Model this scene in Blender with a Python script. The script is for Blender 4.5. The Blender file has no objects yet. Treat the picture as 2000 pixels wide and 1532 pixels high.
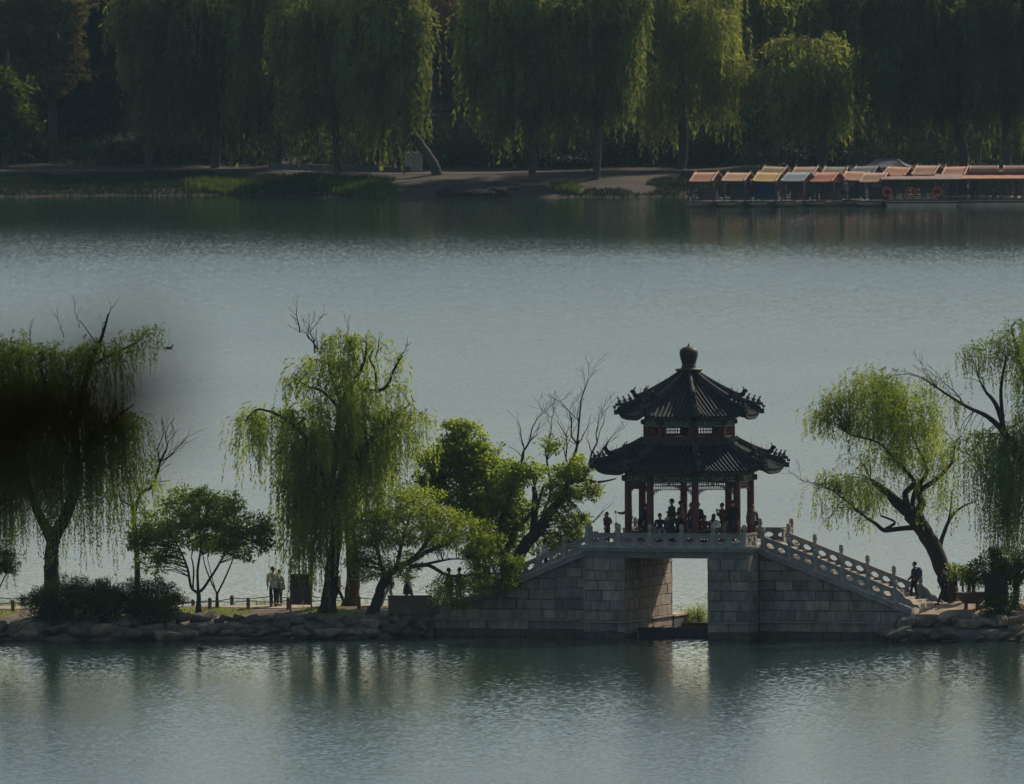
import bpy, bmesh, math, random
import numpy as np
from mathutils import Vector, Matrix
R = math.radians
rng = np.random.default_rng(7); random.seed(7)
sc = bpy.context.scene; col = sc.collection

# ---------------------------------------------------------------- camera
F, CY, CH = 41360.0, -940.0, 42.7            # focal length in photo pixels, camera y and height
CAM = Vector((0, CY, CH))
def cam_rot(p): return Matrix.Rotation(R(90) - p, 3, 'X') @ Matrix.Rotation(R(-0.3), 3, 'Z')
def ray(u, v): return M3 @ Vector(((u - 1000) / F, -(v - 766) / F, -1))
def P(u, v, Y):
    d = ray(u, v); return CAM + d * ((Y - CY) / d.y)
def G(u, v, z=0.0):
    d = ray(u, v); return CAM + d * ((z - CH) / d.z)
pitch = 0.034
for _ in range(8):
    M3 = cam_rot(pitch); pitch += P(1348, 1241, 0).z / 940
M3 = cam_rot(pitch)
def K(Y): return F / (Y - CY)                 # photo pixels per metre at that depth
cam = bpy.data.objects.new('camera', bpy.data.cameras.new('camera')); col.objects.link(cam)
cam.matrix_world = Matrix.Translation(CAM) @ M3.to_4x4()
cam.data.sensor_width = 36; cam.data.lens = F / 2000 * 36
cam.data.clip_start = 0.5; cam.data.clip_end = 9000
cam.data.dof.use_dof = True; cam.data.dof.focus_distance = 941; cam.data.dof.aperture_fstop = 7.4
sc.camera = cam

# ---------------------------------------------------------------- light
SUN_AZ, SUN_EL = 42, 39.5                       # degrees right of straight behind the scene, and height
w = bpy.data.worlds.new('World'); sc.world = w; w.use_nodes = True
nt = w.node_tree; bg = nt.nodes['Background']
sky = nt.nodes.new('ShaderNodeTexSky'); sky.sky_type = 'NISHITA'; sky.sun_disc = False
sky.sun_elevation = R(SUN_EL); sky.sun_rotation = R(SUN_AZ); sky.air_density = 1.0; sky.dust_density = 1.4; sky.ozone_density = 2.0
tn = nt.nodes.new('ShaderNodeVectorMath'); tn.operation = 'MULTIPLY'; tn.inputs[1].default_value = (1.06, 1.0, .885)
nt.links.new(sky.outputs[0], tn.inputs[0]); nt.links.new(tn.outputs[0], bg.inputs[0]); bg.inputs[1].default_value = 0.12
sd = bpy.data.lights.new('sun', 'SUN'); sd.energy = 5.0; sd.angle = R(0.53); sd.color = (1, .86, .70)
sun = bpy.data.objects.new('sun', sd); col.objects.link(sun)
sdir = Vector((math.sin(R(SUN_AZ)) * math.cos(R(SUN_EL)), math.cos(R(SUN_AZ)) * math.cos(R(SUN_EL)), math.sin(R(SUN_EL))))
sun.rotation_euler = sdir.to_track_quat('Z', 'Y').to_euler()
sc.view_settings.view_transform = 'Standard'; sc.view_settings.look = 'None'
sc.view_settings.exposure = -0.08; sc.view_settings.gamma = 1
sc.render.engine = 'CYCLES'
cy = sc.cycles
cy.use_denoising = True; cy.max_bounces = 9; cy.diffuse_bounces = 8; cy.glossy_bounces = 3
cy.transmission_bounces = 3; cy.transparent_max_bounces = 4; cy.volume_bounces = 0
cy.sample_clamp_indirect = 4; cy.caustics_reflective = False; cy.caustics_refractive = False

# ---------------------------------------------------------------- materials
def mat(name, c, rough=.8, var=.25, scale=3.0, bump=0.0, bscale=None, attr=None, spec=.3, metal=0.0, stretch=None, wet=False):
    m = bpy.data.materials.new(name); m.use_nodes = True; n = m.node_tree.nodes; l = m.node_tree.links
    b = n['Principled BSDF']; b.inputs['Roughness'].default_value = rough
    b.inputs['Specular IOR Level'].default_value = spec; b.inputs['Metallic'].default_value = metal
    tc = n.new('ShaderNodeTexCoord'); src = tc.outputs['Object']
    if stretch:
        mp = n.new('ShaderNodeMapping'); mp.inputs['Scale'].default_value = stretch
        l.new(src, mp.inputs[0]); src = mp.outputs[0]
    nz = n.new('ShaderNodeTexNoise'); nz.inputs['Scale'].default_value = scale; nz.inputs['Detail'].default_value = 6
    nz.inputs['Roughness'].default_value = .65; l.new(src, nz.inputs['Vector'])
    mr = n.new('ShaderNodeMapRange'); mr.inputs[1].default_value = .3; mr.inputs[2].default_value = .7
    mr.inputs[3].default_value = 1 - var; mr.inputs[4].default_value = 1 + var; l.new(nz.outputs[0], mr.inputs[0])
    mx = n.new('ShaderNodeVectorMath'); mx.operation = 'SCALE'; l.new(mr.outputs[0], mx.inputs['Scale'])
    if attr:
        at = n.new('ShaderNodeAttribute'); at.attribute_name = 'tint'
        rp = n.new('ShaderNodeValToRGB'); l.new(at.outputs['Fac'], rp.inputs[0])
        el = rp.color_ramp.elements
        while len(el) < len(attr): el.new(.5)
        for i, cc in enumerate(attr):
            el[i].position = i / (len(attr) - 1); el[i].color = (*cc, 1)
        l.new(rp.outputs[0], mx.inputs[0])
    else: mx.inputs[0].default_value = c
    res = mx.outputs[0]
    if wet:                                            # tide line: stone that the lake keeps wet is darker, with an uneven upper edge
        ge = n.new('ShaderNodeNewGeometry'); sp = n.new('ShaderNodeSeparateXYZ'); l.new(ge.outputs['Position'], sp.inputs[0])
        wz = n.new('ShaderNodeTexNoise'); wz.inputs['Scale'].default_value = 1.3; wz.inputs['Detail'].default_value = 4; l.new(ge.outputs['Position'], wz.inputs['Vector'])
        ma = n.new('ShaderNodeMath'); ma.operation = 'MULTIPLY_ADD'; ma.inputs[1].default_value = -.7; l.new(wz.outputs[0], ma.inputs[0]); l.new(sp.outputs[2], ma.inputs[2])
        wr = n.new('ShaderNodeMapRange'); wr.inputs[1].default_value = -.22; wr.inputs[2].default_value = -.05; wr.inputs[3].default_value = .38; l.new(ma.outputs[0], wr.inputs[0])
        m2 = n.new('ShaderNodeVectorMath'); m2.operation = 'SCALE'; l.new(res, m2.inputs[0]); l.new(wr.outputs[0], m2.inputs['Scale']); res = m2.outputs[0]
    l.new(res, b.inputs['Base Color'])
    if bump:
        n2 = n.new('ShaderNodeTexNoise'); n2.inputs['Scale'].default_value = bscale or scale * 6; n2.inputs['Detail'].default_value = 5
        l.new(src, n2.inputs['Vector'])
        bp = n.new('ShaderNodeBump'); bp.inputs['Strength'].default_value = bump; bp.inputs['Distance'].default_value = .05
        l.new(n2.outputs[0], bp.inputs['Height']); l.new(bp.outputs[0], b.inputs['Normal'])
    return m
LEAF = 2.15
def leafmat(name, c1, c2, trans=.6, var=.3, scale=.5):
    c1 = tuple(x * LEAF for x in c1); c2 = tuple(x * LEAF for x in c2)
    m = bpy.data.materials.new(name); m.use_nodes = True; n = m.node_tree.nodes; l = m.node_tree.links
    n.remove(n['Principled BSDF']); out = n['Material Output']
    at = n.new('ShaderNodeAttribute'); at.attribute_name = 'tint'
    rp = n.new('ShaderNodeMixRGB'); rp.inputs[1].default_value = (*c1, 1); rp.inputs[2].default_value = (*c2, 1)
    l.new(at.outputs['Fac'], rp.inputs[0])
    tc = n.new('ShaderNodeTexCoord'); nz = n.new('ShaderNodeTexNoise'); nz.inputs['Scale'].default_value = scale; nz.inputs['Detail'].default_value = 3
    l.new(tc.outputs['Object'], nz.inputs['Vector'])
    mr = n.new('ShaderNodeMapRange'); mr.inputs[1].default_value = .35; mr.inputs[2].default_value = .65
    mr.inputs[3].default_value = 1 - var; mr.inputs[4].default_value = 1 + var; l.new(nz.outputs[0], mr.inputs[0])
    mx = n.new('ShaderNodeVectorMath'); mx.operation = 'SCALE'; l.new(rp.outputs[0], mx.inputs[0]); l.new(mr.outputs[0], mx.inputs['Scale'])
    d = n.new('ShaderNodeBsdfDiffuse'); t = n.new('ShaderNodeBsdfTranslucent'); g = n.new('ShaderNodeMixShader')
    g.inputs[0].default_value = trans
    l.new(mx.outputs[0], d.inputs[0])
    tm = n.new('ShaderNodeVectorMath'); tm.operation = 'MULTIPLY'; tm.inputs[1].default_value = (1.38, 1.32, .85)
    l.new(mx.outputs[0], tm.inputs[0]); l.new(tm.outputs[0], t.inputs[0])
    l.new(d.outputs[0], g.inputs[1]); l.new(t.outputs[0], g.inputs[2]); l.new(g.outputs[0], out.inputs[0])
    return m

# ---------------------------------------------------------------- mesh building
def link(o, parent=None):
    col.objects.link(o)
    if parent: o.parent = parent
    return o
def tag(o, label=None, cat=None, group=None, kind=None):
    for k, v in (('label', label), ('category', cat), ('group', group), ('kind', kind)):
        if v: o[k] = v
    return o
def empty(name, loc=(0, 0, 0), rz=0.0, label=None, cat=None, group=None):
    o = bpy.data.objects.new(name, None); o.empty_display_size = .3
    o.location = loc; o.rotation_euler = (0, 0, rz); link(o); return tag(o, label, cat, group)
class MB:
    def __init__(s): s.v = []; s.f = []; s.m = []; s.t = []; s.sm = []
    def add(s, vs, fs, m=0, t=.5, smooth=False):
        b = len(s.v); s.v.extend([tuple(x) for x in vs])
        for f in fs: s.f.append([b + i for i in f]); s.m.append(m); s.t.append(t); s.sm.append(smooth)
    def box(s, c, d, rz=0.0, m=0, t=.5, mtx=None):
        x, y, z = d[0] / 2, d[1] / 2, d[2] / 2
        vs = [Vector((a, b, e)) for e in (-z, z) for a, b in ((-x, -y), (x, -y), (x, y), (-x, y))]
        M = mtx or Matrix.Rotation(rz, 3, 'Z')
        s.add([Vector(c) + M @ q for q in vs], [(3, 2, 1, 0), (4, 5, 6, 7), (0, 1, 5, 4), (1, 2, 6, 5), (2, 3, 7, 6), (3, 0, 4, 7)], m, t)
    def tube(s, pts, r, n=6, m=0, t=.5, smooth=True):
        pts = [Vector(p) for p in pts]; rs = r if isinstance(r, (list, tuple)) else [r] * len(pts)
        vs = []; ref = Vector((.31, .87, .38))
        for i, p in enumerate(pts):
            d = (pts[min(i + 1, len(pts) - 1)] - pts[max(i - 1, 0)]).normalized()
            a = d.cross(ref)
            if a.length < .1: a = d.cross(Vector((1, 0, 0)))
            a.normalize(); b = d.cross(a)
            for k in range(n):
                q = 2 * math.pi * k / n; vs.append(p + (a * math.cos(q) + b * math.sin(q)) * rs[i])
        fs = [(i * n + k, i * n + (k + 1) % n, (i + 1) * n + (k + 1) % n, (i + 1) * n + k) for i in range(len(pts) - 1) for k in range(n)]
        s.add(vs, fs, m, t, smooth)
        s.add(vs[:n], [tuple(range(n))[::-1]], m, t); s.add(vs[-n:], [tuple(range(n))], m, t)
    def strip(s, pts, w, h, m=0, up=0.0, t=.5):       # a bar of width w and height h swept along pts (bottom at pts + up)
        pts = [Vector(p) for p in pts]; vs = []
        for i, p in enumerate(pts):
            d = pts[min(i + 1, len(pts) - 1)] - pts[max(i - 1, 0)]; sd_ = Vector((-d.y, d.x, 0)).normalized() * (w / 2)
            hh = h[i] if isinstance(h, (list, tuple)) else h
            z = Vector((0, 0, up)); zz = Vector((0, 0, up + hh))
            vs += [p - sd_ + z, p + sd_ + z, p + sd_ + zz, p - sd_ + zz]
        n = len(pts)
        fs = [(i * 4 + k, i * 4 + (k + 1) % 4, i * 4 + 4 + (k + 1) % 4, i * 4 + 4 + k) for i in range(n - 1) for k in range(4)]
        fs += [(3, 2, 1, 0), (n * 4 - 4, n * 4 - 3, n * 4 - 2, n * 4 - 1)]
        s.add(vs, fs, m, t)
    def lathe(s, prof, n=16, c=(0, 0, 0), m=0, smooth=True, t=.5, a0=0.0):
        c = Vector(c); vs = [c + Vector((r * math.cos(a0 + 2 * math.pi * k / n), r * math.sin(a0 + 2 * math.pi * k / n), z)) for r, z in prof for k in range(n)]
        fs = [(i * n + k, i * n + (k + 1) % n, (i + 1) * n + (k + 1) % n, (i + 1) * n + k) for i in range(len(prof) - 1) for k in range(n)]
        s.add(vs, fs, m, t, smooth); s.add(vs[:n], [tuple(range(n))[::-1]], m, t); s.add(vs[-n:], [tuple(range(n))], m, t)
    def ext(s, poly, vec, m=0, t=.5):                 # closed prism from a planar polygon
        n = len(poly); vec = Vector(vec); vs = [Vector(p) for p in poly]; vs += [p + vec for p in vs]
        s.add(vs, [tuple(range(n))[::-1], tuple(range(n, 2 * n))] + [(i, (i + 1) % n, n + (i + 1) % n, n + i) for i in range(n)], m, t)
    def ball(s, c, r, m=0, n=8, sc3=(1, 1, 1), t=.5):
        pr = [(max(1e-3, r * math.sin(math.pi * i / n)), -r * math.cos(math.pi * i / n)) for i in range(n + 1)]
        c = Vector(c); vs = []; k = n + 2
        for a, z in pr:
            for j in range(k): vs.append(c + Vector((a * math.cos(2 * math.pi * j / k) * sc3[0], a * math.sin(2 * math.pi * j / k) * sc3[1], z * sc3[2])))
        s.add(vs, [(i * k + j, i * k + (j + 1) % k, (i + 1) * k + (j + 1) % k, (i + 1) * k + j) for i in range(n) for j in range(k)], m, t, True)
    def mesh(s, name, mats):
        me = bpy.data.meshes.new(name); me.from_pydata(s.v, [], s.f)
        for mm in (mats if isinstance(mats, (list, tuple)) else [mats]): me.materials.append(mm)
        me.polygons.foreach_set('material_index', s.m); me.polygons.foreach_set('use_smooth', s.sm)
        a = me.attributes.new('tint', 'FLOAT', 'FACE'); a.data.foreach_set('value', s.t)
        bm = bmesh.new(); bm.from_mesh(me); bmesh.ops.recalc_face_normals(bm, faces=bm.faces); bm.to_mesh(me); bm.free()
        return me
    def build(s, name, mats, parent=None, loc=None):
        o = bpy.data.objects.new(name, s.mesh(name, mats)); link(o, parent)
        if loc is not None: o.location = loc
        return o
def inst(name, me, parent=None, loc=(0, 0, 0), rz=0.0, scale=None):
    o = bpy.data.objects.new(name, me); o.location = loc; o.rotation_euler = (0, 0, rz)
    if scale: o.scale = scale
    return link(o, parent)
def leaf_mesh(name, c, ax, L, W, tint, m, extra=None):
    """rhombic leaves: c (N,3) base points, ax (N,3) directions"""
    N = len(c); ax = ax / (np.linalg.norm(ax, axis=1, keepdims=True) + 1e-9)
    sdv = np.cross(ax, rng.normal(size=(N, 3))); sdv /= np.linalg.norm(sdv, axis=1, keepdims=True) + 1e-9
    L = np.broadcast_to(np.asarray(L, float).reshape(-1, 1), (N, 1)); W = np.broadcast_to(np.asarray(W, float).reshape(-1, 1), (N, 1))
    mid = c + ax * L * .45; nrm = np.cross(ax, sdv)
    v = np.stack([c, mid + sdv * W * .5, c + ax * L - nrm * L * .12, mid - sdv * W * .5], 1).reshape(-1, 3)
    me = bpy.data.meshes.new(name); me.vertices.add(4 * N); me.vertices.foreach_set('co', v.ravel())
    me.loops.add(4 * N); me.loops.foreach_set('vertex_index', np.arange(4 * N, dtype=np.int32))
    me.polygons.add(N); me.polygons.foreach_set('loop_start', np.arange(0, 4 * N, 4, dtype=np.int32))
    me.polygons.foreach_set('loop_total', np.full(N, 4, dtype=np.int32))
    me.materials.append(m); a = me.attributes.new('tint', 'FLOAT', 'FACE'); a.data.foreach_set('value', np.clip(tint, 0, 1).astype(np.float32))
    me.update(calc_edges=True); me.validate()
    return me
def spline(pts, sub=4, jit=0.0):
    """Catmull-Rom through (point, radius)"""
    out = []
    p = [pts[0]] + list(pts) + [pts[-1]]
    for i in range(1, len(p) - 2):
        for k in range(sub):
            t = k / sub; a, b, c, d = (Vector(p[j][0]) for j in (i - 1, i, i + 1, i + 2))
            q = .5 * ((2 * b) + (c - a) * t + (2 * a - 5 * b + 4 * c - d) * t * t + (3 * b - a - 3 * c + d) * t ** 3)
            r = p[i][1] * (1 - t) + p[i + 1][1] * t
            if jit and (out): q += Vector([random.gauss(0, jit * r) for _ in range(3)])
            out.append((q, r))
    out.append((Vector(pts[-1][0]), pts[-1][1])); return out
# ---------------------------------------------------------------- people
PM = {}
def pm(c, rough=.8):
    k = tuple(c)
    if k not in PM: PM[k] = mat('cloth', c, rough, .12, 6)
    return PM[k]
skin_m = mat('skin', (.38, .21, .14), .5, .06, 20); hair_m = mat('hair', (.012, .010, .009), .55, .3, 30); dark_m = mat('dark_detail', (.01, .01, .011), .4, .1)
def skin_mesh(name, chains, mats, root=0, sub=1):
    """chains: {'key':(pos, radius, parentkey)} -> skinned mesh"""
    keys = list(chains); idx = {k: i for i, k in enumerate(keys)}
    me = bpy.data.meshes.new(name); me.from_pydata([chains[k][0] for k in keys], [(idx[k], idx[chains[k][2]]) for k in keys if chains[k][2]], [])
    o = bpy.data.objects.new(name, me); col.objects.link(o)
    md = o.modifiers.new('s', 'SKIN'); md.use_smooth_shade = True
    if not me.skin_vertices: me.attributes.update()
    sv = me.skin_vertices[0].data
    for k in keys:
        r = chains[k][1]; sv[idx[k]].radius = r if isinstance(r, tuple) else (r, r); sv[idx[k]].use_root = False
    sv[root].use_root = True
    sb = o.modifiers.new('b', 'SUBSURF'); sb.levels = sub; sb.render_levels = sub
    dg = bpy.context.evaluated_depsgraph_get(); nm = bpy.data.meshes.new_from_object(o.evaluated_get(dg))
    bpy.data.objects.remove(o); bpy.data.meshes.remove(me); nm.name = name
    nm.materials.clear()
    for m in mats: nm.materials.append(m)
    return nm
def person(loc, rz, label, h=1.68, pose='stand', top=(.02, .02, .025), legs=(.02, .022, .03), hair='short', skirt=None,
           arms='down', lean=0.0, bag=None, cap=None, stick=False, group=None, legskin=False):
    """a figure facing local +x; rz turns it; loc is the ground (or floor) point under it"""
    k = h / 1.70; V = lambda x, y, z: Vector((x, y, z)) * k
    hz = .92 if pose != 'sit' else .50
    lx = lambda z: lean * (z - hz)
    J = {}
    J['pelvis'] = V(0, 0, hz); J['belly'] = V(lx(hz + .16), 0, hz + .16); J['chest'] = V(.01 + lx(hz + .36), 0, hz + .36)
    J['neck'] = V(lx(hz + .52), 0, hz + .52); J['jaw'] = V(.03 + lx(hz + .6), 0, hz + .60); J['head'] = V(.015 + lx(hz + .69), 0, hz + .69); J['crown'] = V(.0 + lx(hz + .75), 0, hz + .745)
    J['nose'] = J['jaw'] + V(.10, 0, .045)
    for s, n in ((1, 'l'), (-1, 'r')):
        J['sh' + n] = V(lx(hz + .46), s * .185, hz + .455)
        if arms == 'phone': el, wr, d = V(.10, s * .23, hz + .20), V(.26, s * .09, hz + .38), V(.3, s * -.2, .9)
        elif arms == 'lap': el, wr, d = V(.06, s * .25, hz + .19), V(.26, s * .10, hz + .10), V(.8, s * -.4, 0)
        elif arms == 'fold': el, wr, d = V(.07, s * .25, hz + .20), V(.20, s * .02, hz + .24), V(.2, s * -.9, .1)
        elif arms == 'reach' and s == 1: el, wr, d = V(.20, .26, hz + .32), V(.44, .24, hz + .36), V(1, 0, 0)
        elif arms == 'up' and s == 1: el, wr, d = V(.13, .25, hz + .25), V(.17, .12, hz + .52), V(.1, -.3, .9)
        elif arms == 'swing': el, wr, d = V(-.03 + s * .09, s * .24, hz + .18), V(.06 + s * .22, s * .23, hz - .02), V(.4, 0, -.8)
        else: el, wr, d = V(-.02, s * .24, hz + .17), V(.05, s * .245, hz - .07), V(.2, 0, -1)
        o = V(lx(hz + .3), 0, 0); J['el' + n] = el + o; J['wr' + n] = wr + o; J['dir' + n] = d.normalized()
        if pose == 'stand': kn, an = V(.02, s * .10, .49), V(0, s * .10, .085)
        elif pose == 'walk': kn, an = (V(.20, s * .09, .50), V(.32, s * .09, .10)) if s == 1 else (V(-.06, s * .09, .49), V(-.32, s * .09, .17))
        elif pose == 'step': kn, an = (V(.14, s * .09, .52), V(.12, s * .09, .12)) if s == 1 else (V(-.04, s * .09, .47), V(-.16, s * .09, .10))
        else: kn, an = V(.44, s * .12, .50), V(.42, s * .12, .085)
        J['hip' + n] = V(0, s * .09, hz - .03); J['kn' + n] = kn; J['an' + n] = an; J['to' + n] = an + V(.16, s * .02, -.045)
    ct = {}
    r = lambda a, b=None: (a * k, (b or a) * k)
    ct['pelvis'] = (J['pelvis'], r(.12, .085), None); ct['belly'] = (J['belly'], r(.10, .075), 'pelvis'); ct['chest'] = (J['chest'], r(.115, .075), 'belly')
    ct['neck'] = (J['neck'], r(.052), 'chest'); ct['jaw'] = (J['jaw'], r(.075, .07), 'neck'); ct['head'] = (J['head'], r(.088, .082), 'jaw'); ct['crown'] = (J['crown'], r(.06), 'head')
    for n in 'lr':
        s = 1 if n == 'l' else -1
        ct['sh' + n] = (J['sh' + n] + V(0, -s * .015, -.015), r(.038), 'chest'); ct['el' + n] = (J['el' + n], r(.034), 'sh' + n); ct['wr' + n] = (J['wr' + n], r(.028), 'el' + n)
        ct['pa' + n] = (J['wr' + n] + J['dir' + n] * .055 * k, r(.038, .02), 'wr' + n)
        ct['hip' + n] = (J['hip' + n], r(.07), 'pelvis'); ct['kn' + n] = (J['kn' + n], r(.048), 'hip' + n); ct['an' + n] = (J['an' + n], r(.038), 'kn' + n); ct['to' + n] = (J['to' + n], r(.035, .028), 'an' + n)
    root = empty('person', loc, rz, label, 'person', group)
    bme = skin_mesh('body', ct, [skin_m])
    mb = MB()                                          # face and five fingers on each hand, joined to the body mesh
    hd = J['head']; mb.ball(J['jaw'] + V(.085, 0, .055), .016 * k, n=6, sc3=(1.2, .8, 1.3))
    for s in (1, -1): mb.ball(hd + V(0, s * .088, -.03), .026 * k, n=6, sc3=(.7, .4, 1.2))
    for n in 'lr':
        s = 1 if n == 'l' else -1; d = J['dir' + n]; pa = ct['pa' + n][0]; sd_ = d.cross(Vector((0, s, 0)))
        if sd_.length < .2: sd_ = Vector((0, 0, 1))
        sd_.normalize(); cu = d.cross(sd_).normalized() * (-.4)
        for q, ln in enumerate((.066, .078, .074, .058)):
            b = pa + d * .02 * k + sd_ * (q - 1.5) * .019 * k
            mb.tube([b, b + (d + cu * .3) * ln * .5 * k, b + (d + cu * .9) * ln * k], [.0095 * k, .0085 * k, .0065 * k], 6)
        b = pa - d * .015 * k + sd_ * .03 * k
        mb.tube([b, b + (d * .6 + sd_ * .7) * .035 * k, b + (d * .9 + sd_ * .6) * .062 * k], [.011 * k, .0095 * k, .007 * k], 6)
    em = mb.mesh('x', [skin_m]); bm = bmesh.new(); bm.from_mesh(bme); bm.from_mesh(em); bm.to_mesh(bme); bm.free()
    inst('body', bme, root)
    fx = MB()
    for s in (1, -1): fx.ball(hd + V(.082, s * .032, -.015), .011 * k, n=4)
    fx.box(J['jaw'] + V(.074, 0, .0), (.012 * k, .045 * k, .010 * k)); fx.build('face_features', dark_m, root)
    # clothes
    jk = {}
    jk['pelvis'] = (J['pelvis'] + V(0, 0, .02), r(.165, .125), None); jk['belly'] = (J['belly'], r(.165, .13), 'pelvis'); jk['chest'] = (J['chest'], r(.19, .145), 'belly'); jk['yoke'] = (J['chest'] + (J['neck'] - J['chest']) * .55, r(.16, .115), 'chest'); jk['col'] = (J['chest'] + (J['neck'] - J['chest']) * .98, r(.075), 'yoke')
    if pose != 'sit': jk['hem'] = (J['pelvis'] + V(0, 0, -.07), r(.165, .13), 'pelvis')
    for n in 'lr':
        jk['sh' + n] = (J['sh' + n] + V(0, 0, .005), r(.085), 'yoke'); jk['el' + n] = (J['el' + n], r(.064), 'sh' + n); jk['wr' + n] = (J['wr' + n], r(.048), 'el' + n)
    inst('jacket', skin_mesh('jacket', jk, [pm(top)]), root)
    tr = {'pelvis': (J['pelvis'] + V(0, 0, .05), r(.152, .118), None), 'seat': (J['pelvis'] + V(0, 0, -.02), r(.16, .125), 'pelvis')}
    for n in 'lr': tr['hip' + n] = (J['hip' + n] + V(0, 0, -.03), r(.10), 'seat'); tr['kn' + n] = (J['kn' + n], r(.075), 'hip' + n); tr['an' + n] = (J['an' + n] + V(0, 0, .02), r(.062), 'kn' + n)
    if skirt:
        sb = MB(); zz = [0.14, 0.0, -.2, -.42]; rr = [.14, .17, .20, .235]
        if pose == 'sit': zz = [.14, .02, -.1]; rr = [.15, .18, .2]
        vs = []; n = 14
        for z, q in zip(zz, rr):
            for j in range(n):
                a = 2 * math.pi * j / n; f = 1 + .06 * math.sin(3 * a + z * 9)
                vs.append(J['pelvis'] + V(q * f * math.cos(a) * 1.05, q * f * math.sin(a), z))
        sb.add(vs, [(i * n + j, i * n + (j + 1) % n, (i + 1) * n + (j + 1) % n, (i + 1) * n + j) for i in range(len(zz) - 1) for j in range(n)], 0, .5, True)
        sb.build('skirt', pm(skirt), root)
    inst('trousers', skin_mesh('trousers', tr, [pm(legs)]), root)
    so = MB()
    for n in 'lr':
        a, t = J['an' + n], J['to' + n]
        so.tube([a + V(-.05, 0, -.04), a + V(.02, 0, -.03), t + V(-.03, 0, .0), t + V(.03, 0, -.005)], [.038 * k, .046 * k, .043 * k, .026 * k], 8)
    so.build('shoes', dark_m if legs[0] < .3 else pm((.4, .35, .3)), root)
    hb = MB(); hm = hair_m
    hb.ball(hd + V(-.022, 0, .018), .102 * k, n=10, sc3=(.98, .94, 1.0))
    if hair == 'long': hb.tube([hd + V(-.05, 0, .05), hd + V(-.085, 0, -.08), hd + V(-.10, 0, -.22), hd + V(-.09, 0, -.36)], [.075 * k, .088 * k, .085 * k, .04 * k], 10)
    if hair == 'tail': hb.tube([hd + V(-.09, 0, .03), hd + V(-.16, 0, -.04), hd + V(-.15, 0, -.22)], [.03 * k, .035 * k, .012 * k], 8)
    if hair == 'bun': hb.ball(hd + V(-.10, 0, .06), .045 * k, n=8)
    hb.build('hair', hm, root)
    if cap:
        cb = MB(); cb.lathe([(.108 * k, 0), (.106 * k, .05 * k), (.08 * k, .095 * k), (.03 * k, .112 * k)], 14, hd + V(-.005, 0, .03))
        cb.ext([hd + V(.06, -.08, .035), hd + V(.15, -.06, .03), hd + V(.185, 0, .025), hd + V(.15, .06, .03), hd + V(.06, .08, .035)], (0, 0, .012)); cb.build('cap', pm(cap), root)
    if bag:
        kind, c = bag; bb = MB()
        if kind == 'pack':
            q = J['chest'] + V(-.22, 0, -.05); bb.tube([q + V(.02, 0, -.2), q + V(0, 0, -.12), q + V(0, 0, .05), q + V(.03, 0, .19), q + V(.06, 0, .22)], [.09 * k, .14 * k, .145 * k, .11 * k, .04 * k], 10)
            for s in (1, -1): bb.tube([q + V(.04, s * .1, .2), q + V(.22, s * .12, .24), q + V(.33, s * .12, .08), q + V(.2, s * .14, -.12)], .018 * k, 6)
        else:
            q = J['pelvis'] + V(.02, .20, -.05); bb.box(q, V(.30, .09, .24)); bb.tube([q + V(-.13, 0, .1), J['shl'] + V(0, -.05, .07), J['shr'] + V(.03, 0, .03)], .012 * k, 6)
        bg_ = bb.build('backpack' if kind == 'pack' else 'shoulder_bag', pm(c), root)
    if arms in ('phone',):
        pb = MB(); pb.box((J['wrl'] + J['wrr']) / 2 + V(.06, 0, .09), V(.015, .075, .15)); po = pb.build('phone', dark_m, root)
    if stick:
        pb = MB(); h0 = J['wrl'] + J['dirl'] * .08 * k; pb.tube([h0 + V(.0, 0, -.42), h0 + V(0, 0, .04)], .012, 6); pb.box(h0 + V(0.02, 0, .06), (.03, .15, .08)); pb.build('selfie_stick', dark_m, root)
    return root
# ---------------------------------------------------------------- stone bridge (local axes: x along the bridge, y across it, away from the camera)
BO = P(1348, 1241, 0); BO.z = 0; BR = R(-17.7)
BM = Matrix.Translation(BO) @ Matrix.Rotation(BR, 4, 'Z')
def BW(s, t, z): return BM @ Vector((s, t, z))
stone = mat('granite_blocks', (.2, .2, .2), .85, .5, 2.4, .5, 10, attr=[(.145, .138, .127), (.188, .174, .153), (.122, .117, .106), (.21, .172, .134), (.25, .223, .183), (.228, .162, .128), (.185, .163, .134)], stretch=(1, 1, .4), wet=True)
wet = mat('wet_algae_stone', (.045, .048, .038), .5, .5, 2.5, .3, 12); mortar = mat('dark_mortar', (.06, .06, .058), .95, .3, 5)
marble = mat('grey_marble', (.20, .195, .178), .7, .28, 2.5, .15, 20)
marble_w = mat('weathered_and_highlight_marble', (.28, .262, .23), .75, .4, 2, .3, 18)  # posts; also the painted sky highlight along the ledge and copings
stepm = mat('worn_step_stone', (.42, .36, .29), .85, .3, 1.5, .2, 20)
ZD = 4.12
def clip_poly(poly, f):
    out = []
    for i in range(len(poly)):
        a, b = poly[i], poly[(i + 1) % len(poly)]; fa, fb = f(*a), f(*b)
        if fa >= 0: out.append(a)
        if (fa >= 0) != (fb >= 0):
            q = fa / (fa - fb); out.append((a[0] + (b[0] - a[0]) * q, a[1] + (b[1] - a[1]) * q))
    return out
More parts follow.
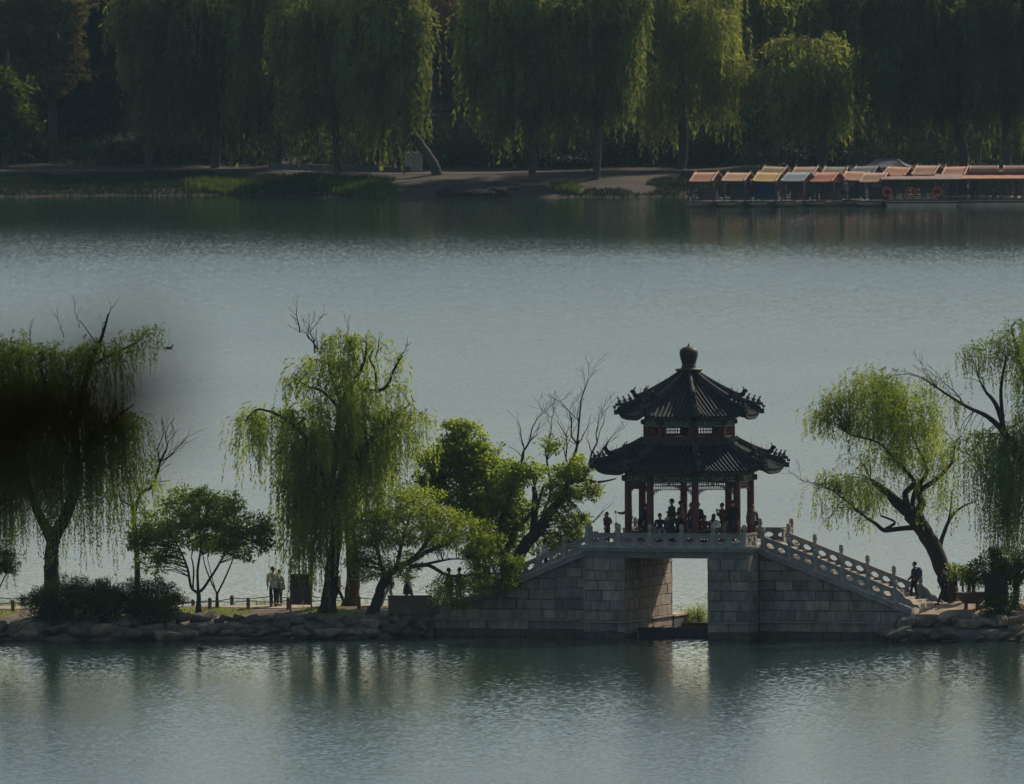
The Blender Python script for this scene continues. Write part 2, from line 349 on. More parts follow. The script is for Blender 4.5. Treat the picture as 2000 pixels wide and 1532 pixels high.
def blocks(mb, o, e, n, a0, a1, z0, z1, lines=(), row=.455, wmin=.55, wmax=1.75, seed=1, gap=.014, tr=(0, 1)):
    """courses of stone blocks on the plane through o along e (horizontal), normal n; lines: clip functions f(a, z) >= 0 inside"""
    rd = random.Random(seed); o, e, n = Vector(o), Vector(e), Vector(n); z = z0
    while z < z1 - .02:
        zz = min(z + row * rd.uniform(.93, 1.07), z1)
        if z1 - zz < .18: zz = z1
        a = a0 - rd.uniform(0, .6)
        while a < a1:
            b = a + rd.uniform(wmin, wmax)
            if a1 - b < .3: b = a1
            j = lambda: rd.uniform(-.012, .012)
            poly = [(max(a, a0) + gap + j(), z + gap + j()), (b - gap + j(), z + gap + j()), (b - gap + j(), zz - gap + j()), (max(a, a0) + gap + j(), zz - gap + j())]
            for f in lines: poly = clip_poly(poly, f) if poly else poly
            if len(poly) > 2 and b - max(a, a0) > .06:
                pr = rd.uniform(.012, .045); t = rd.uniform(*tr); cx = sum(p[0] for p in poly) / len(poly); cz = sum(p[1] for p in poly) / len(poly)
                k = len(poly)
                back = [o + e * p[0] + Vector((0, 0, p[1])) - n * .05 for p in poly]
                edge = [o + e * p[0] + Vector((0, 0, p[1])) + n * (pr - .012) for p in poly]
                fr = [o + e * (p[0] + .016 * (1 if cx > p[0] else -1)) + Vector((0, 0, p[1] + .014 * (1 if cz > p[1] else -1))) + n * pr for p in poly]
                mb.add(back + edge + fr, [tuple(range(2 * k, 3 * k))] + [(q * k + i, q * k + (i + 1) % k, (q + 1) * k + (i + 1) % k, (q + 1) * k + i) for q in (0, 1) for i in range(k)], 2 if z < -.05 else 0, t)
            a = b
        z = zz
HO, HP, WT, PT = 1.91, 3.84, 2.05, 3.6      # half opening, half pier, half width of the wings and of the platform
LP = [(-3.84, 4.02), (-5.6, 3.33), (-7.2, 2.66), (-8.6, 2.05), (-10.2, 1.52), (-12.3, 1.0)]
RP = [(3.84, 4.02), (10.9, 1.36)]
def prof(pts, s):
    pts = sorted(pts)
    if s <= pts[0][0]: return pts[0][1]
    for (a, za), (b, zb) in zip(pts, pts[1:]):
        if s <= b: return za + (zb - za) * (s - a) / (b - a)
    return pts[-1][1]
bridge = empty('stone_bridge', BO, BR, 'grey granite arched-back bridge with square opening, sloping stairs and carved balustrades', 'bridge')
def wing(pts, seed):
    sg = 1 if pts[0][0] > 0 else -1; core = MB(); top = [(s, z - .20) for s, z in pts]
    poly = [(s, -WT + .06, z) for s, z in top] + [(pts[-1][0], -WT + .06, -.9), (pts[0][0] - sg * .3, -WT + .06, -.9), (pts[0][0] - sg * .3, -WT + .06, top[0][1])]
    core.ext(poly, (0, 2 * WT - .12, 0), 1)
    a0, a1 = sorted((pts[0][0], pts[-1][0]))
    fl = lambda a, z: prof(pts, a) - .21 - z
    ln = []
    sp = sorted(pts)
    for (a, za), (b, zb) in zip(sp, sp[1:]):
        pass
    # the slope as one or several half planes (the slope is concave towards the ground: clip per segment)
    for (a, za), (b, zb) in zip(sp, sp[1:]):
        f = lambda x, z, a=a, za=za, b=b, zb=zb: (za + (zb - za) * (x - a) / (b - a)) - .21 - z
        lim = [f, lambda x, z, a=a: x - a, lambda x, z, b=b: b - x]
        seg = lim if len(sp) > 2 else [f]
        rd = seed
        for side in (-1, 1):
            blocks(core, (0, side * (WT - .05), 0), (1, 0, 0), (0, side, 0), a0, a1, -.15, .70, seg, row=.42, seed=rd * 7 + side)
            blocks(core, (0, side * (WT - .05), 0), (1, 0, 0), (0, side, 0), a0, a1, .76, 4.2, seg, seed=rd * 5 + side)
    core.build('wing_wall', [stone, mortar, wet], bridge)
    st = MB()                                          # string course just above the water
    for side in (-1, 1): st.box(((a0 + a1) / 2, side * (WT + .02), .725), (a1 - a0, .16, .07))
    st.build('string_course', marble, bridge)
    fl_ = MB(); s0, s1 = pts[0][0], pts[-1][0]; n = 20
    for i in range(n):
        sa = s0 + (s1 - s0) * i / n; sb_ = s0 + (s1 - s0) * (i + 1) / n; z = prof(pts, sa) + .06 - (.04 if i else 0)
        fl_.box(((sa + sb_) / 2, 0, (z + z - .5) / 2), (abs(sb_ - sa), 2 * WT - .62, .5))
    fl_.build('stair_flight', stepm, bridge)
    for side in (-1, 1):
        cp = MB(); pp = [(s, side * (WT - .10), z - .20) for s, z in pts]
        cp.strip([(s, y, z + .11) for s, y, z in pp], .46, .09); cp.strip([(s, side * (WT - .09), z - .30) for s, z in pts], .40, .207, 1)  # paler top course: the bright skylit edge is put into its colour
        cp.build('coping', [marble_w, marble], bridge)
wing(LP, 3); wing(RP, 4)
for sg, tr in ((-1, (0, .9)), (1, (0, .85))):
    pb = MB(); c = sg * (HO + HP) / 2; pb.box((c, 0, 1.55), (HP - HO - .1, 2 * PT - .1, 4.4), m=1)
    for side in (-1, 1): 
        blocks(pb, (0, side * (PT - .05), 0), (1, 0, 0), (0, side, 0), min(sg * HO, sg * HP), max(sg * HO, sg * HP), -.15, .70, row=.42, seed=20 + sg * 3 + side, wmin=.5, wmax=1.2, tr=tr)
        blocks(pb, (0, side * (PT - .05), 0), (1, 0, 0), (0, side, 0), min(sg * HO, sg * HP), max(sg * HO, sg * HP), .76, 3.56, seed=40 + sg * 3 + side, wmin=.5, wmax=1.3, row=.46, tr=tr)
    for x, nx in ((sg * (HO + .05), -sg), (sg * (HP - .05), sg)):
        if nx == sg:
            for ya, yb in ((-PT, -WT), (WT, PT)):
                blocks(pb, (x, 0, 0), (0, 1, 0), (nx, 0, 0), ya, yb, -.15, .70, row=.42, seed=61 + sg, wmin=.4, wmax=.9); blocks(pb, (x, 0, 0), (0, 1, 0), (nx, 0, 0), ya, yb, .76, 3.56, seed=71 + sg, wmin=.4, wmax=.9)
        else:
            blocks(pb, (x, 0, 0), (0, 1, 0), (nx, 0, 0), -PT, PT, -.15, .70, row=.42, seed=81 + sg, tr=(.5, .9)); blocks(pb, (x, 0, 0), (0, 1, 0), (nx, 0, 0), -PT, PT, .76, 3.56, seed=91 + sg, row=.47, tr=(.5, .9))
    pb.build('pier', [stone, mortar, wet], bridge)
    st = MB(); st.box((c, 0, .725), (HP - HO + .14, 2 * PT + .14, .068)); st.build('string_course', marble, bridge)
dk = MB()
dk.box((0, 0, 3.80), (2 * HP - .04, 2 * PT - .04, .46)); dk.box((0, 0, 4.07), (2 * HP + .30, 2 * PT + .30, .10), m=2); dk.box((0, 0, 3.98), (2 * HP + .22, 2 * PT + .22, .076), m=1); dk.box((0, 0, 3.90), (2 * HP + .14, 2 * PT + .14, .076), m=1)  # top slab in paler marble paints the highlight line along the deck edge
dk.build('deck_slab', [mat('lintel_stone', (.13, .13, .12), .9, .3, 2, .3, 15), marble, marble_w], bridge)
# balusters and panels
def post_mesh():
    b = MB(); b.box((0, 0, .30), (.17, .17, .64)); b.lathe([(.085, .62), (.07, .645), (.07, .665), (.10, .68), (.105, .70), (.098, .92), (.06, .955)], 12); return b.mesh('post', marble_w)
def panel_mesh(wd, slope):
    b = MB(); h, th = .56, .10; cw = wd / 2
    rr = [(.20, .12, .29)]
    for i in range(2):
        cx = cw * (i + .5); z0, z1 = 0.0, .47; cz = .245; hx, hz = cw / 2, (z1 - z0) / 2
        an = sorted([2 * math.pi * k / 18 for k in range(18)] + [math.atan2(a * (z1 - cz if a > 0 else cz), c_ * hx) % (2 * math.pi) for a in (1, -1) for c_ in (1, -1)])
        inn, out = [], []
        for a in an:
            ca, sa = math.cos(a), math.sin(a); lob = 1 - .13 * abs(math.sin(a)) ** 2 + .10 * abs(math.cos(2 * a))
            inn.append((cx + .19 * ca * lob * min(1, cw / .62), cz + .115 * sa * lob))
            t = min(hx / abs(ca) if abs(ca) > 1e-6 else 9, ((z1 - cz) if sa > 0 else cz) / abs(sa) if abs(sa) > 1e-6 else 9); out.append((cx + ca * t, cz + sa * t))
        n = len(an); vs = []
        for y in (-th / 2, th / 2):
            for q in (inn, out): vs += [(x, y, z + slope * x) for x, z in q]
        fs = []
        for k in range(n):
            j = (k + 1) % n; fs += [(k, j, n + j, n + k), (2 * n + k, 2 * n + j, 3 * n + j, 3 * n + k), (k, j, 2 * n + j, 2 * n + k), (n + k, n + j, 3 * n + j, 3 * n + k)]
        b.add(vs, fs)
    b.ext([(0, -.075, .47), (wd, -.075, .47 + slope * wd), (wd, -.075, h + slope * wd), (0, -.075, h)], (0, .15, 0))
    b.ext([(0, -.075, .0), (wd, -.075, slope * wd), (wd, -.075, .035 + slope * wd), (0, -.075, .035)], (0, .15, 0))
    return b.mesh('panel', marble)
PMESH = post_mesh(); PAN = {}
def rail(p0, p1):
    """a carved panel between two post feet (local bridge coordinates)"""
    p0, p1 = Vector(p0), Vector(p1); d = p1 - p0; L = math.hypot(d.x, d.y) - .17; sl = d.z / math.hypot(d.x, d.y); key = (round(L, 2), round(sl, 2))
    if key not in PAN: PAN[key] = panel_mesh(L, sl)
    u = Vector((d.x, d.y, 0)).normalized()
    inst('balustrade_panel', PAN[key], bridge, p0 + u * .085 + Vector((0, 0, .085 * sl)), math.atan2(u.y, u.x))
def posts(ps):
    for p in ps: inst('baluster_post', PMESH, bridge, p)
for side in (-1, 1):
    pl = [(-3.64 + 1.456 * i, side * (PT - .02), ZD) for i in range(6)]; posts(pl)
    for a, b in zip(pl, pl[1:]): rail(a, b)
    for sg, pp in ((-1, LP), (1, RP)):
        y = side * (WT - .1); s0 = sg * 3.98
        ps = [(sg * (4.0 + 1.22 * i), y, prof(pp, sg * (4.0 + 1.22 * i))) for i in range(6 if sg > 0 else 4)]
        posts(ps)
        for a, b in zip(ps, ps[1:]): rail(a, b)
        corner = (sg * 3.64, side * (PT - .02), ZD); rail(corner, (sg * 3.70, side * (WT - .1), ZD)); 
        e = ps[-1]; zz = lambda ds: prof(pp, e[0] + sg * ds); gb = MB()   # scrolled drum stone that ends the balustrade
        gb.ext([(0, -.055, .0), (sg * .085, -.055, .56), (sg * .35, -.055, .50 + zz(.35) - e[2]), (sg * .48, -.055, .34 + zz(.48) - e[2]), (sg * .70, -.055, .36 + zz(.7) - e[2]), (sg * .84, -.055, .20 + zz(.84) - e[2]), (sg * 1.05, -.055, .17 + zz(1.05) - e[2]), (sg * 1.2, -.055, zz(1.2) - e[2])], (0, .11, 0))
        gb.build('drum_stone', marble, bridge, e)

# ---------------------------------------------------------------- pavilion
red = mat('red_lacquer', (.085, .016, .015), .5, .22, 4, 0, spec=.4); redd = mat('red_rafter_paint', (.13, .03, .022), .7, .3, 6)
tile = mat('grey_roof_tile', (.026, .029, .032), .75, .4, 3, .2, 20, spec=.2); tile_l = mat('pale_ridge_tile', (.055, .053, .05), .8, .35, 3, .2, 18)
blue = mat('blue_green_beam_paint', (.055, .10, .12), .6, .35, 5); green = mat('green_beam_paint', (.025, .08, .045), .6, .25, 6); pale = mat('pale_painted_line', (.42, .48, .46), .6, .2, 8)
gold = mat('gold_paint', (.55, .45, .18), .4, .2, 8); bronze = mat('glazed_finial', (.042, .036, .027), .55, .3, 3, .1, 12, spec=.2)
plinth_m = mat('pavilion_floor_stone', (.28, .26, .23), .85, .25, 2); eavem = mat('eave_edge', (.03, .035, .03), .8, .3, 6); purple = mat('painted_beam_end', (.03, .034, .05), .6, .2)
pav = empty('pavilion', BW(0, 0, ZD), BR, 'two-tiered octagonal pavilion with grey tiled roofs and red columns on the bridge', 'pavilion')
T8 = math.tan(R(22.5)); C8 = math.cos(R(22.5))
def LZ(z): return z - ZD
def octa(ap, z, a0=22.5): r = ap / C8; return [Vector((r * math.cos(R(a0 + 45 * k)), r * math.sin(R(a0 + 45 * k)), z)) for k in range(8)]
pl = MB(); pl.ext(octa(3.0, 0.0), (0, 0, .13)); pl.build('plinth', plinth_m, pav)
RC = 2.73
def colmesh(r, h):
    b = MB(); b.lathe([(r * 1.35, 0), (r * 1.4, .06), (r * 1.15, .10)], 14, m=1); b.lathe([(r, .10), (r, h * .5), (r * .94, h)], 14); return b.mesh('column', [red, plinth_m])
cm = colmesh(.165, LZ(7.40) - .13); cm2 = colmesh(.12, 1.0)
for k in range(8):
    a = R(22.5 + 45 * k); inst('column', cm, pav, (RC * math.cos(a), RC * math.sin(a), .13))
FA = [45 * k for k in range(8)]                       # face normals
def facem(k): return Matrix.Rotation(R(45 * k - 90), 4, 'Z')   # local y = outward normal of face k
def beam_mesh(ap, z0, z1, side):
    wd = 2 * ap * T8; b = MB(); th = .16; mid = (z0 + z1) / 2; hh = z1 - z0
    b.box((0, ap, mid), (wd - .04, th, hh), m=0); y = ap + th / 2
    b.box((0, y + .012, z0 + .02), (wd - .3, .025, .035), m=3); b.box((0, y + .012, z0 + hh * .62), (wd - .3, .02, .02), m=2)
    for s in (1, -1):
        x = s * (wd / 2 - .30); pw = .22
        b.box((x, y + .015, z0 + hh * .33), (pw * 2, .03, hh * .48), m=1); b.box((x, y + .034, z0 + hh * .33), (pw * 1.1, .012, hh * .2), m=2); b.box((x, y + .044, z0 + hh * .33), (pw * .8, .012, hh * .12), m=1); b.ball((x, y + .05, z0 + hh * .33), .03, 4, 6)
        fr = [(x - pw, y + .033, z0 + hh * .57), (x - pw, y + .033, z0 + hh * .16), (x - pw * .6, y + .033, z0 + hh * .08), (x + pw * .6, y + .033, z0 + hh * .08), (x + pw, y + .033, z0 + hh * .16), (x + pw, y + .033, z0 + hh * .57), (x - pw, y + .033, z0 + hh * .57)]
        b.tube(fr, .022, 5, 2)
    q = min(.5, wd * .2)
    for f in (1, .72, .42): b.tube([(q * f * math.cos(a), y + .016, z0 + hh * .70 + min(hh * .62, .34) * f * math.sin(a)) for a in np.linspace(math.pi, 2 * math.pi, 11)], .020, 5, 2)
    return b.mesh('painted_beam', [blue, green, pale, purple, gold])
bmsh = beam_mesh(RC * C8, LZ(6.88), LZ(7.50), 1); bm2 = beam_mesh(1.93 * C8, LZ(9.30), LZ(9.86), 1)
def lattice_mesh(ap, z0, z1):
    wd = 2 * ap * T8 - .3; b = MB()
    for z in (z0, (z0 + z1) / 2, z1 - .02): b.box((0, ap, z), (wd, .045, .028))
    n = int(wd / .085)
    for i in range(n + 1):
        x = -wd / 2 + wd * i / n; lo, hi = ((z0, (z0 + z1) / 2) if i % 3 else (z0, z1)); b.box((x, ap + .003, (lo + hi) / 2), (.024, .035, hi - lo))
        if i % 3 == 1: b.box((x, ap + .003, (z0 + 3 * z1) / 4), (.024, .034, (z1 - z0) / 2))
    for s in (1, -1):                                  # carved corner brackets
        for f in (1, .62):
            b.tube([(s * (wd / 2 - .42 * f * (1 - math.cos(a))), ap, z0 - .26 * f * (1 - math.sin(a)) + (1 - f) * .02) for a in np.linspace(0, math.pi / 2, 6)][::1], .02, 5, 1)
        for q in range(4): b.box((s * (wd / 2 - .06 - .09 * q), ap, z0 - .11 + .027 * q), (.022, .03, .22 - .055 * q), m=1)
    return b.mesh('hanging_lattice', [red, blue])
lm = lattice_mesh(RC * C8, LZ(6.56), LZ(6.87))
def bench_mesh(ap):
    wd = 2 * ap * T8 - .34; b = MB(); b.box((0, ap, .13 + .42), (wd, .34, .06)); b.box((0, ap, .13 + .06), (wd, .06, .05))
    for i in range(12): b.box((-wd / 2 + wd * (i + .5) / 12, ap, .13 + .24), (.05, .04, .32))
    return b.mesh('bench', red)
bnm = bench_mesh(RC * C8)
def window_mesh(ap, z0, z1):
    wd = 2 * ap * T8 - .24; b = MB(); f = .09
    b.box((0, ap, z0 + .05), (wd, .07, .10), m=0); b.box((0, ap, z1 - .025), (wd, .07, .05), m=0)
    for s in (1, -1): b.box((s * (wd / 2 - .06), ap, (z0 + z1) / 2), (.12, .065, z1 - z0 - .02), m=0)
    a0, a1, c0, c1 = -wd / 2 + .12, wd / 2 - .12, z0 + .10, z1 - .05; n = 8
    for i in range(1, n): b.box((a0 + (a1 - a0) * i / n, ap, (c0 + c1) / 2), (.02, .03, c1 - c0), m=1)
    for q in (.02, .33, .67, .98): b.box((0, ap + .002, c0 + (c1 - c0) * q), (a1 - a0, .026, .02), m=1)
    return b.mesh('lattice_window', [red, redd])
wm = window_mesh(1.93 * C8, LZ(8.80), LZ(9.34))
for k in range(8):
    M4 = facem(k); rz = R(45 * k - 90)
    inst('painted_beam', bmsh, pav, (0, 0, 0), rz); inst('painted_beam', bm2, pav, (0, 0, 0), rz)
    inst('hanging_lattice', lm, pav, (0, 0, 0), rz); inst('lattice_window', wm, pav, (0, 0, 0), rz)
    if k % 4: inst('bench', bnm, pav, (0, 0, 0), rz)
    a = R(22.5 + 45 * k); inst('upper_column', cm2, pav, (1.93 * math.cos(a), 1.93 * math.sin(a), LZ(8.60)))
    hb = MB(); hb.box((0, 0, 0), (.30, .34, .26), m=0); hb.box((.16, 0, 0), (.02, .22, .16), m=1)   # painted beam head over each lower column
    for rr_, zz_, sc_ in ((RC, LZ(7.02), 1), (1.93, LZ(9.5), .8)):
        inst('beam_head', hb.mesh('beam_head', [blue, green]), pav, (rr_ * 1.045 * math.cos(a), rr_ * 1.045 * math.sin(a), zz_), a, (sc_,) * 3)
def roof(name, ap0, ap1, ze, zt, up, ex, rh, fig):
    T = T8
    def zf(x, y):
        b_ = min(1, max(0, (y - ap0) / (ap1 - ap0))); a = min(1, abs(x) / (y * T)); return ze + (zt - ze) * (1 - b_) ** ex + up * b_ ** 2.2 * a ** 4
    rb = MB()
    for k in range(8):
        M4 = facem(k); nb, na = 10, 12
        for off, mm in ((0, 0), (-.13, 1)):
            vs = []
            for i in range(nb + 1):
                y = ap0 + (ap1 - ap0) * i / nb
                for j in range(na + 1):
                    a = -1 + 2 * j / na; x = a * y * T; vs.append(M4 @ Vector((x, y, zf(x, y) + off)))
            rb.add(vs, [(i * (na + 1) + j, i * (na + 1) + j + 1, (i + 1) * (na + 1) + j + 1, (i + 1) * (na + 1) + j) for i in range(nb) for j in range(na)], mm)
        y = ap1; fa = [M4 @ Vector((a * y * T, y, zf(a * y * T, y))) for a in np.linspace(-1, 1, na + 1)]
        rb.add(fa + [p - Vector((0, 0, .13)) for p in fa], [(j, j + 1, na + 2 + j, na + 1 + j) for j in range(na)], 2)
        wd = 2 * ap1 * T; n = int(wd / .20)
        for i in range(n):
            x = -wd / 2 + wd * (i + .5) / n; y0 = max(ap0, abs(x) / T + .06)
            if ap1 - y0 < .12: continue
            pts = [M4 @ Vector((x, y_, zf(x, y_) + .012)) for y_ in np.linspace(y0, ap1 + .03, 8)]
            rb.tube(pts, .058, 6, 0, smooth=True)
            for xx in (x - .05, x + .05):              # round and square rafters under the eave
                y1 = max(abs(xx) / T + .05, ap1 - .75)
                if ap1 - y1 > .1: rb.tube([M4 @ Vector((xx, y_, zf(xx, y_) - .165)) for y_ in (y1, (y1 + ap1) / 2, ap1 - .03)], .034, 5, 1 if xx < x else 2, smooth=False)
    rb.build(name, [tile, redd, eavem], pav)
    for k in range(8):
        a = R(22.5 + 45 * k); d = Vector((math.cos(a), math.sin(a), 0)); r0, r1 = ap0 / C8, ap1 / C8
        zz = lambda r: zf(r * C8 * T, r * C8)
        g = MB(); rs = np.linspace(r0, r0 + (r1 - r0) * .70, 9); g.strip([d * r + Vector((0, 0, zz(r))) for r in rs], .17, rh, 0); g.tube([d * r + Vector((0, 0, zz(r) + rh)) for r in rs], .085, 8, 0)
        rs2 = np.linspace(r0 + (r1 - r0) * .70, r1 + .10, 6); g.strip([d * r + Vector((0, 0, zz(min(r, r1)) + .02 * (i > 3))) for i, r in enumerate(rs2)], .15, rh * .62, 0)
        q = d * (r0 + (r1 - r0) * .71)
        g.strip([d * (r1 * .78) + Vector((0, 0, zz(r1 * .78) - .34)), d * (r1 * .9) + Vector((0, 0, zz(r1 * .9) - .36)), d * (r1 + .06) + Vector((0, 0, zz(r1) - .33))], .17, .20, 1)
        g.box(d * (r1 + .07) + Vector((0, 0, zz(r1) - .23)), (.16, .2, .22), a, 1); g.box(d * (r1 + .13) + Vector((0, 0, zz(r1) - .02)), (.12, .16, .12), a, 0)
        ro = g.build('hip_ridge', [tile_l, purple], pav)
        for f in (.80, .89, .975): r = r0 + (r1 - r0) * f; inst('roof_figure', fig[0], ro, d * r + Vector((0, 0, zz(r) + rh * .62)), a)
        r = r0 + (r1 - r0) * .70; inst('ridge_beast', fig[1], ro, d * r + Vector((0, 0, zz(r) + rh * .6)), a)
        for f in (.32, .52, .62): r = r0 + (r1 - r0) * f; pn = MB(); pn.tube([(0, 0, 0), (.02, 0, .12), (.0, 0, .24)], .009, 4); inst('lightning_pin', pn.mesh('pin', tile), ro, d * r + Vector((0, 0, zz(r) + rh + .05)), a)
    return zf
fg = MB(); fg.tube([(-.05, 0, 0), (-.04, 0, .08), (.0, 0, .16), (.03, 0, .21)], [.055, .06, .045, .035], 7); fg.ball((.05, 0, .25), .045, n=6); fg.tube([(.05, 0, 0), (.04, 0, .12)], [.025, .03], 6); fg.tube([(-.08, 0, .05), (-.12, 0, .16)], [.02, .012], 5)
bt = MB(); bt.tube([(-.22, 0, .02), (-.12, 0, .1), (.02, 0, .14), (.10, 0, .26)], [.07, .12, .12, .09], 8); bt.ball((.13, 0, .31), .10, n=7, sc3=(1.3, .8, .9)); bt.tube([(.10, .05, .36), (.04, .08, .48), (-.02, .09, .50)], [.03, .02, .01], 5); bt.tube([(.10, -.05, .36), (.04, -.08, .48), (-.02, -.09, .50)], [.03, .02, .01], 5)
FIG = (fg.mesh('roof_figure', tile), bt.mesh('ridge_beast', tile))
roof('lower_roof', 1.90, 3.97, LZ(7.38), LZ(8.58), .40, 1.08, .22, FIG)
roof('upper_roof', .42, 2.95, LZ(9.78), LZ(11.44), .40, 1.08, .22, FIG)
bd = MB(); o1 = octa(2.06, LZ(8.50)); bd.ext(o1, (0, 0, .10)); bd.ext(octa(1.98, LZ(8.60)), (0, 0, .12)); bd.ext(octa(2.05, LZ(8.72)), (0, 0, .06)); bd.build('roof_band', tile_l, pav)
fn = MB(); z = LZ(11.40)
fn.lathe([(.50, z), (.47, z + .12), (.40, z + .16), (.44, z + .24), (.60, z + .38), (.60, z + .44), (.36, z + .47), (.33, z + .50), (.34, z + .56), (.30, z + .60), (.32, z + .72), (.375, z + .9), (.415, z + 1.1), (.415, z + 1.2), (.37, z + 1.31), (.26, z + 1.39), (.10, z + 1.43), (.05, z + 1.47), (.012, z + 1.58)], 20)
fn.build('finial', bronze, pav)
# ---------------------------------------------------------------- water, ground
def water_mat():
    m = bpy.data.materials.new('lake_water'); m.use_nodes = True; n = m.node_tree.nodes; l = m.node_tree.links; b = n['Principled BSDF']
    b.inputs['Base Color'].default_value = (.012, .030, .021, 1); b.inputs['Roughness'].default_value = .06; b.inputs['IOR'].default_value = 1.333
    g = n.new('ShaderNodeNewGeometry')
    def noise(sc3, detail, rot=0.0):
        mp = n.new('ShaderNodeMapping'); mp.inputs['Scale'].default_value = sc3; mp.inputs['Rotation'].default_value = (0, 0, rot); l.new(g.outputs['Position'], mp.inputs[0])
        t = n.new('ShaderNodeTexNoise'); t.inputs['Scale'].default_value = 1; t.inputs['Detail'].default_value = detail; l.new(mp.outputs[0], t.inputs['Vector']); return t.outputs[0]
    def math_(op, a, c):
        q = n.new('ShaderNodeMath'); q.operation = op
        for i, x in enumerate((a, c)):
            if isinstance(x, (int, float)): q.inputs[i].default_value = x
            else: l.new(x, q.inputs[i])
        return q.outputs[0]
    # wind: sheltered water near the causeway and the far bank is smoother than the open lake
    sp = n.new('ShaderNodeSeparateXYZ'); l.new(g.outputs['Position'], sp.inputs[0])
    cr = n.new('ShaderNodeFloatCurve'); c = cr.mapping.curves[0]
    mr = n.new('ShaderNodeMapRange'); mr.inputs[1].default_value = -130; mr.inputs[2].default_value = 800; l.new(math_('ADD', math_('ADD', sp.outputs[1], math_('MULTIPLY', sp.outputs[0], .55)), math_('MULTIPLY', math_('SUBTRACT', noise((.02, .008, 1), 3, .3), .5), 90.0)), mr.inputs[0])
    pts = WIND
    while len(c.points) < len(pts): c.points.new(.5, .5)
    for q, (y, a) in zip(c.points, pts): q.location = ((y + 130) / 930, a)
    cr.mapping.update(); l.new(mr.outputs[0], cr.inputs[1])
    gust = n.new('ShaderNodeMapRange'); gust.inputs[1].default_value = .35; gust.inputs[2].default_value = .65; gust.inputs[3].default_value = .90; gust.inputs[4].default_value = 1.10
    l.new(noise((.012, .012, 1), 4, .1), gust.inputs[0])
    rg = math_('MULTIPLY', math_('MULTIPLY', cr.outputs[0], gust.outputs[0]), .22); l.new(rg, b.inputs['Roughness'])
    def nvec(sc3, detail, rot, amp):
        mp = n.new('ShaderNodeMapping'); mp.inputs['Scale'].default_value = sc3; mp.inputs['Rotation'].default_value = (0, 0, rot); l.new(g.outputs['Position'], mp.inputs[0])
        t = n.new('ShaderNodeTexNoise'); t.inputs['Scale'].default_value = 1; t.inputs['Detail'].default_value = detail; l.new(mp.outputs[0], t.inputs['Vector'])
        q = n.new('ShaderNodeVectorMath'); q.operation = 'SUBTRACT'; q.inputs[1].default_value = (.5, .5, .5); l.new(t.outputs['Color'], q.inputs[0])
        q2 = n.new('ShaderNodeVectorMath'); q2.operation = 'MULTIPLY'; q2.inputs[1].default_value = (amp * .7, amp, 0); l.new(q.outputs[0], q2.inputs[0]); return q2.outputs[0]
    def vadd(a, c):
        q = n.new('ShaderNodeVectorMath'); q.operation = 'ADD'
        for i, x in enumerate((a, c)):
            if isinstance(x, tuple): q.inputs[i].default_value = x
            else: l.new(x, q.inputs[i])
        return q.outputs[0]
    sl = vadd(nvec((.9, .6, 1), 1, .15, .07), nvec((4.6, 2.6, 1), 3, -.2, .66))
    sc_ = n.new('ShaderNodeVectorMath'); sc_.operation = 'SCALE'; l.new(sl, sc_.inputs[0]); l.new(math_('MULTIPLY', cr.outputs[0], gust.outputs[0]), sc_.inputs['Scale'])
    nn = n.new('ShaderNodeVectorMath'); nn.operation = 'NORMALIZE'; l.new(vadd(sc_.outputs[0], (0.0, 0.0, 1.0)), nn.inputs[0]); l.new(nn.outputs[0], b.inputs['Normal'])
    return m
WIND = [(-130, 1.1), (-80, .9), (-40, .64), (-4, .44), (30, .62), (120, .9), (480, .95), (570, .85), (630, .6), (680, .38), (730, .26), (800, .18)]
def grid_mesh(name, xs, ys, hf, m, kind='structure', smooth=True):
    X, Y = np.meshgrid(xs, ys); Z = hf(X, Y); nx, ny = len(xs), len(ys)
    v = np.stack([X, Y, Z], -1).reshape(-1, 3); f = [(j * nx + i, j * nx + i + 1, (j + 1) * nx + i + 1, (j + 1) * nx + i) for j in range(ny - 1) for i in range(nx - 1)]
    me = bpy.data.meshes.new(name); me.from_pydata(v.tolist(), [], f); me.materials.append(m); me.polygons.foreach_set('use_smooth', [smooth] * len(f))
    o = bpy.data.objects.new(name, me); link(o); tag(o, kind=kind); return o
def vnoise(X, Y, s, seed=0):
    r = np.random.default_rng(seed); out = 0 * X
    for k in range(7):
        a, b, p = r.uniform(.5, 1.6) * s, r.uniform(0, 6.28), r.uniform(0, 6.28)
        out = out + np.sin((X * math.cos(b) + Y * math.sin(b)) * a + p)
    return out / 7
wm_ = grid_mesh('water', np.linspace(-1600, 1600, 9), np.array([-1000., -500, -200, 0, 200, 400, 600, 830]), lambda X, Y: 0 * X, water_mat())
soil = mat('bare_earth', (.13, .098, .068), .95, .45, .7, .5, 6); pathm = mat('paved_path', (.30, .25, .195), .9, .25, .8, .2, 8)
# lake bed, one sheet to the horizon
grid_mesh('ground', np.linspace(-4000, 4000, 5), np.linspace(-1500, 4000, 5), lambda X, Y: 0 * X - 1.6, soil)
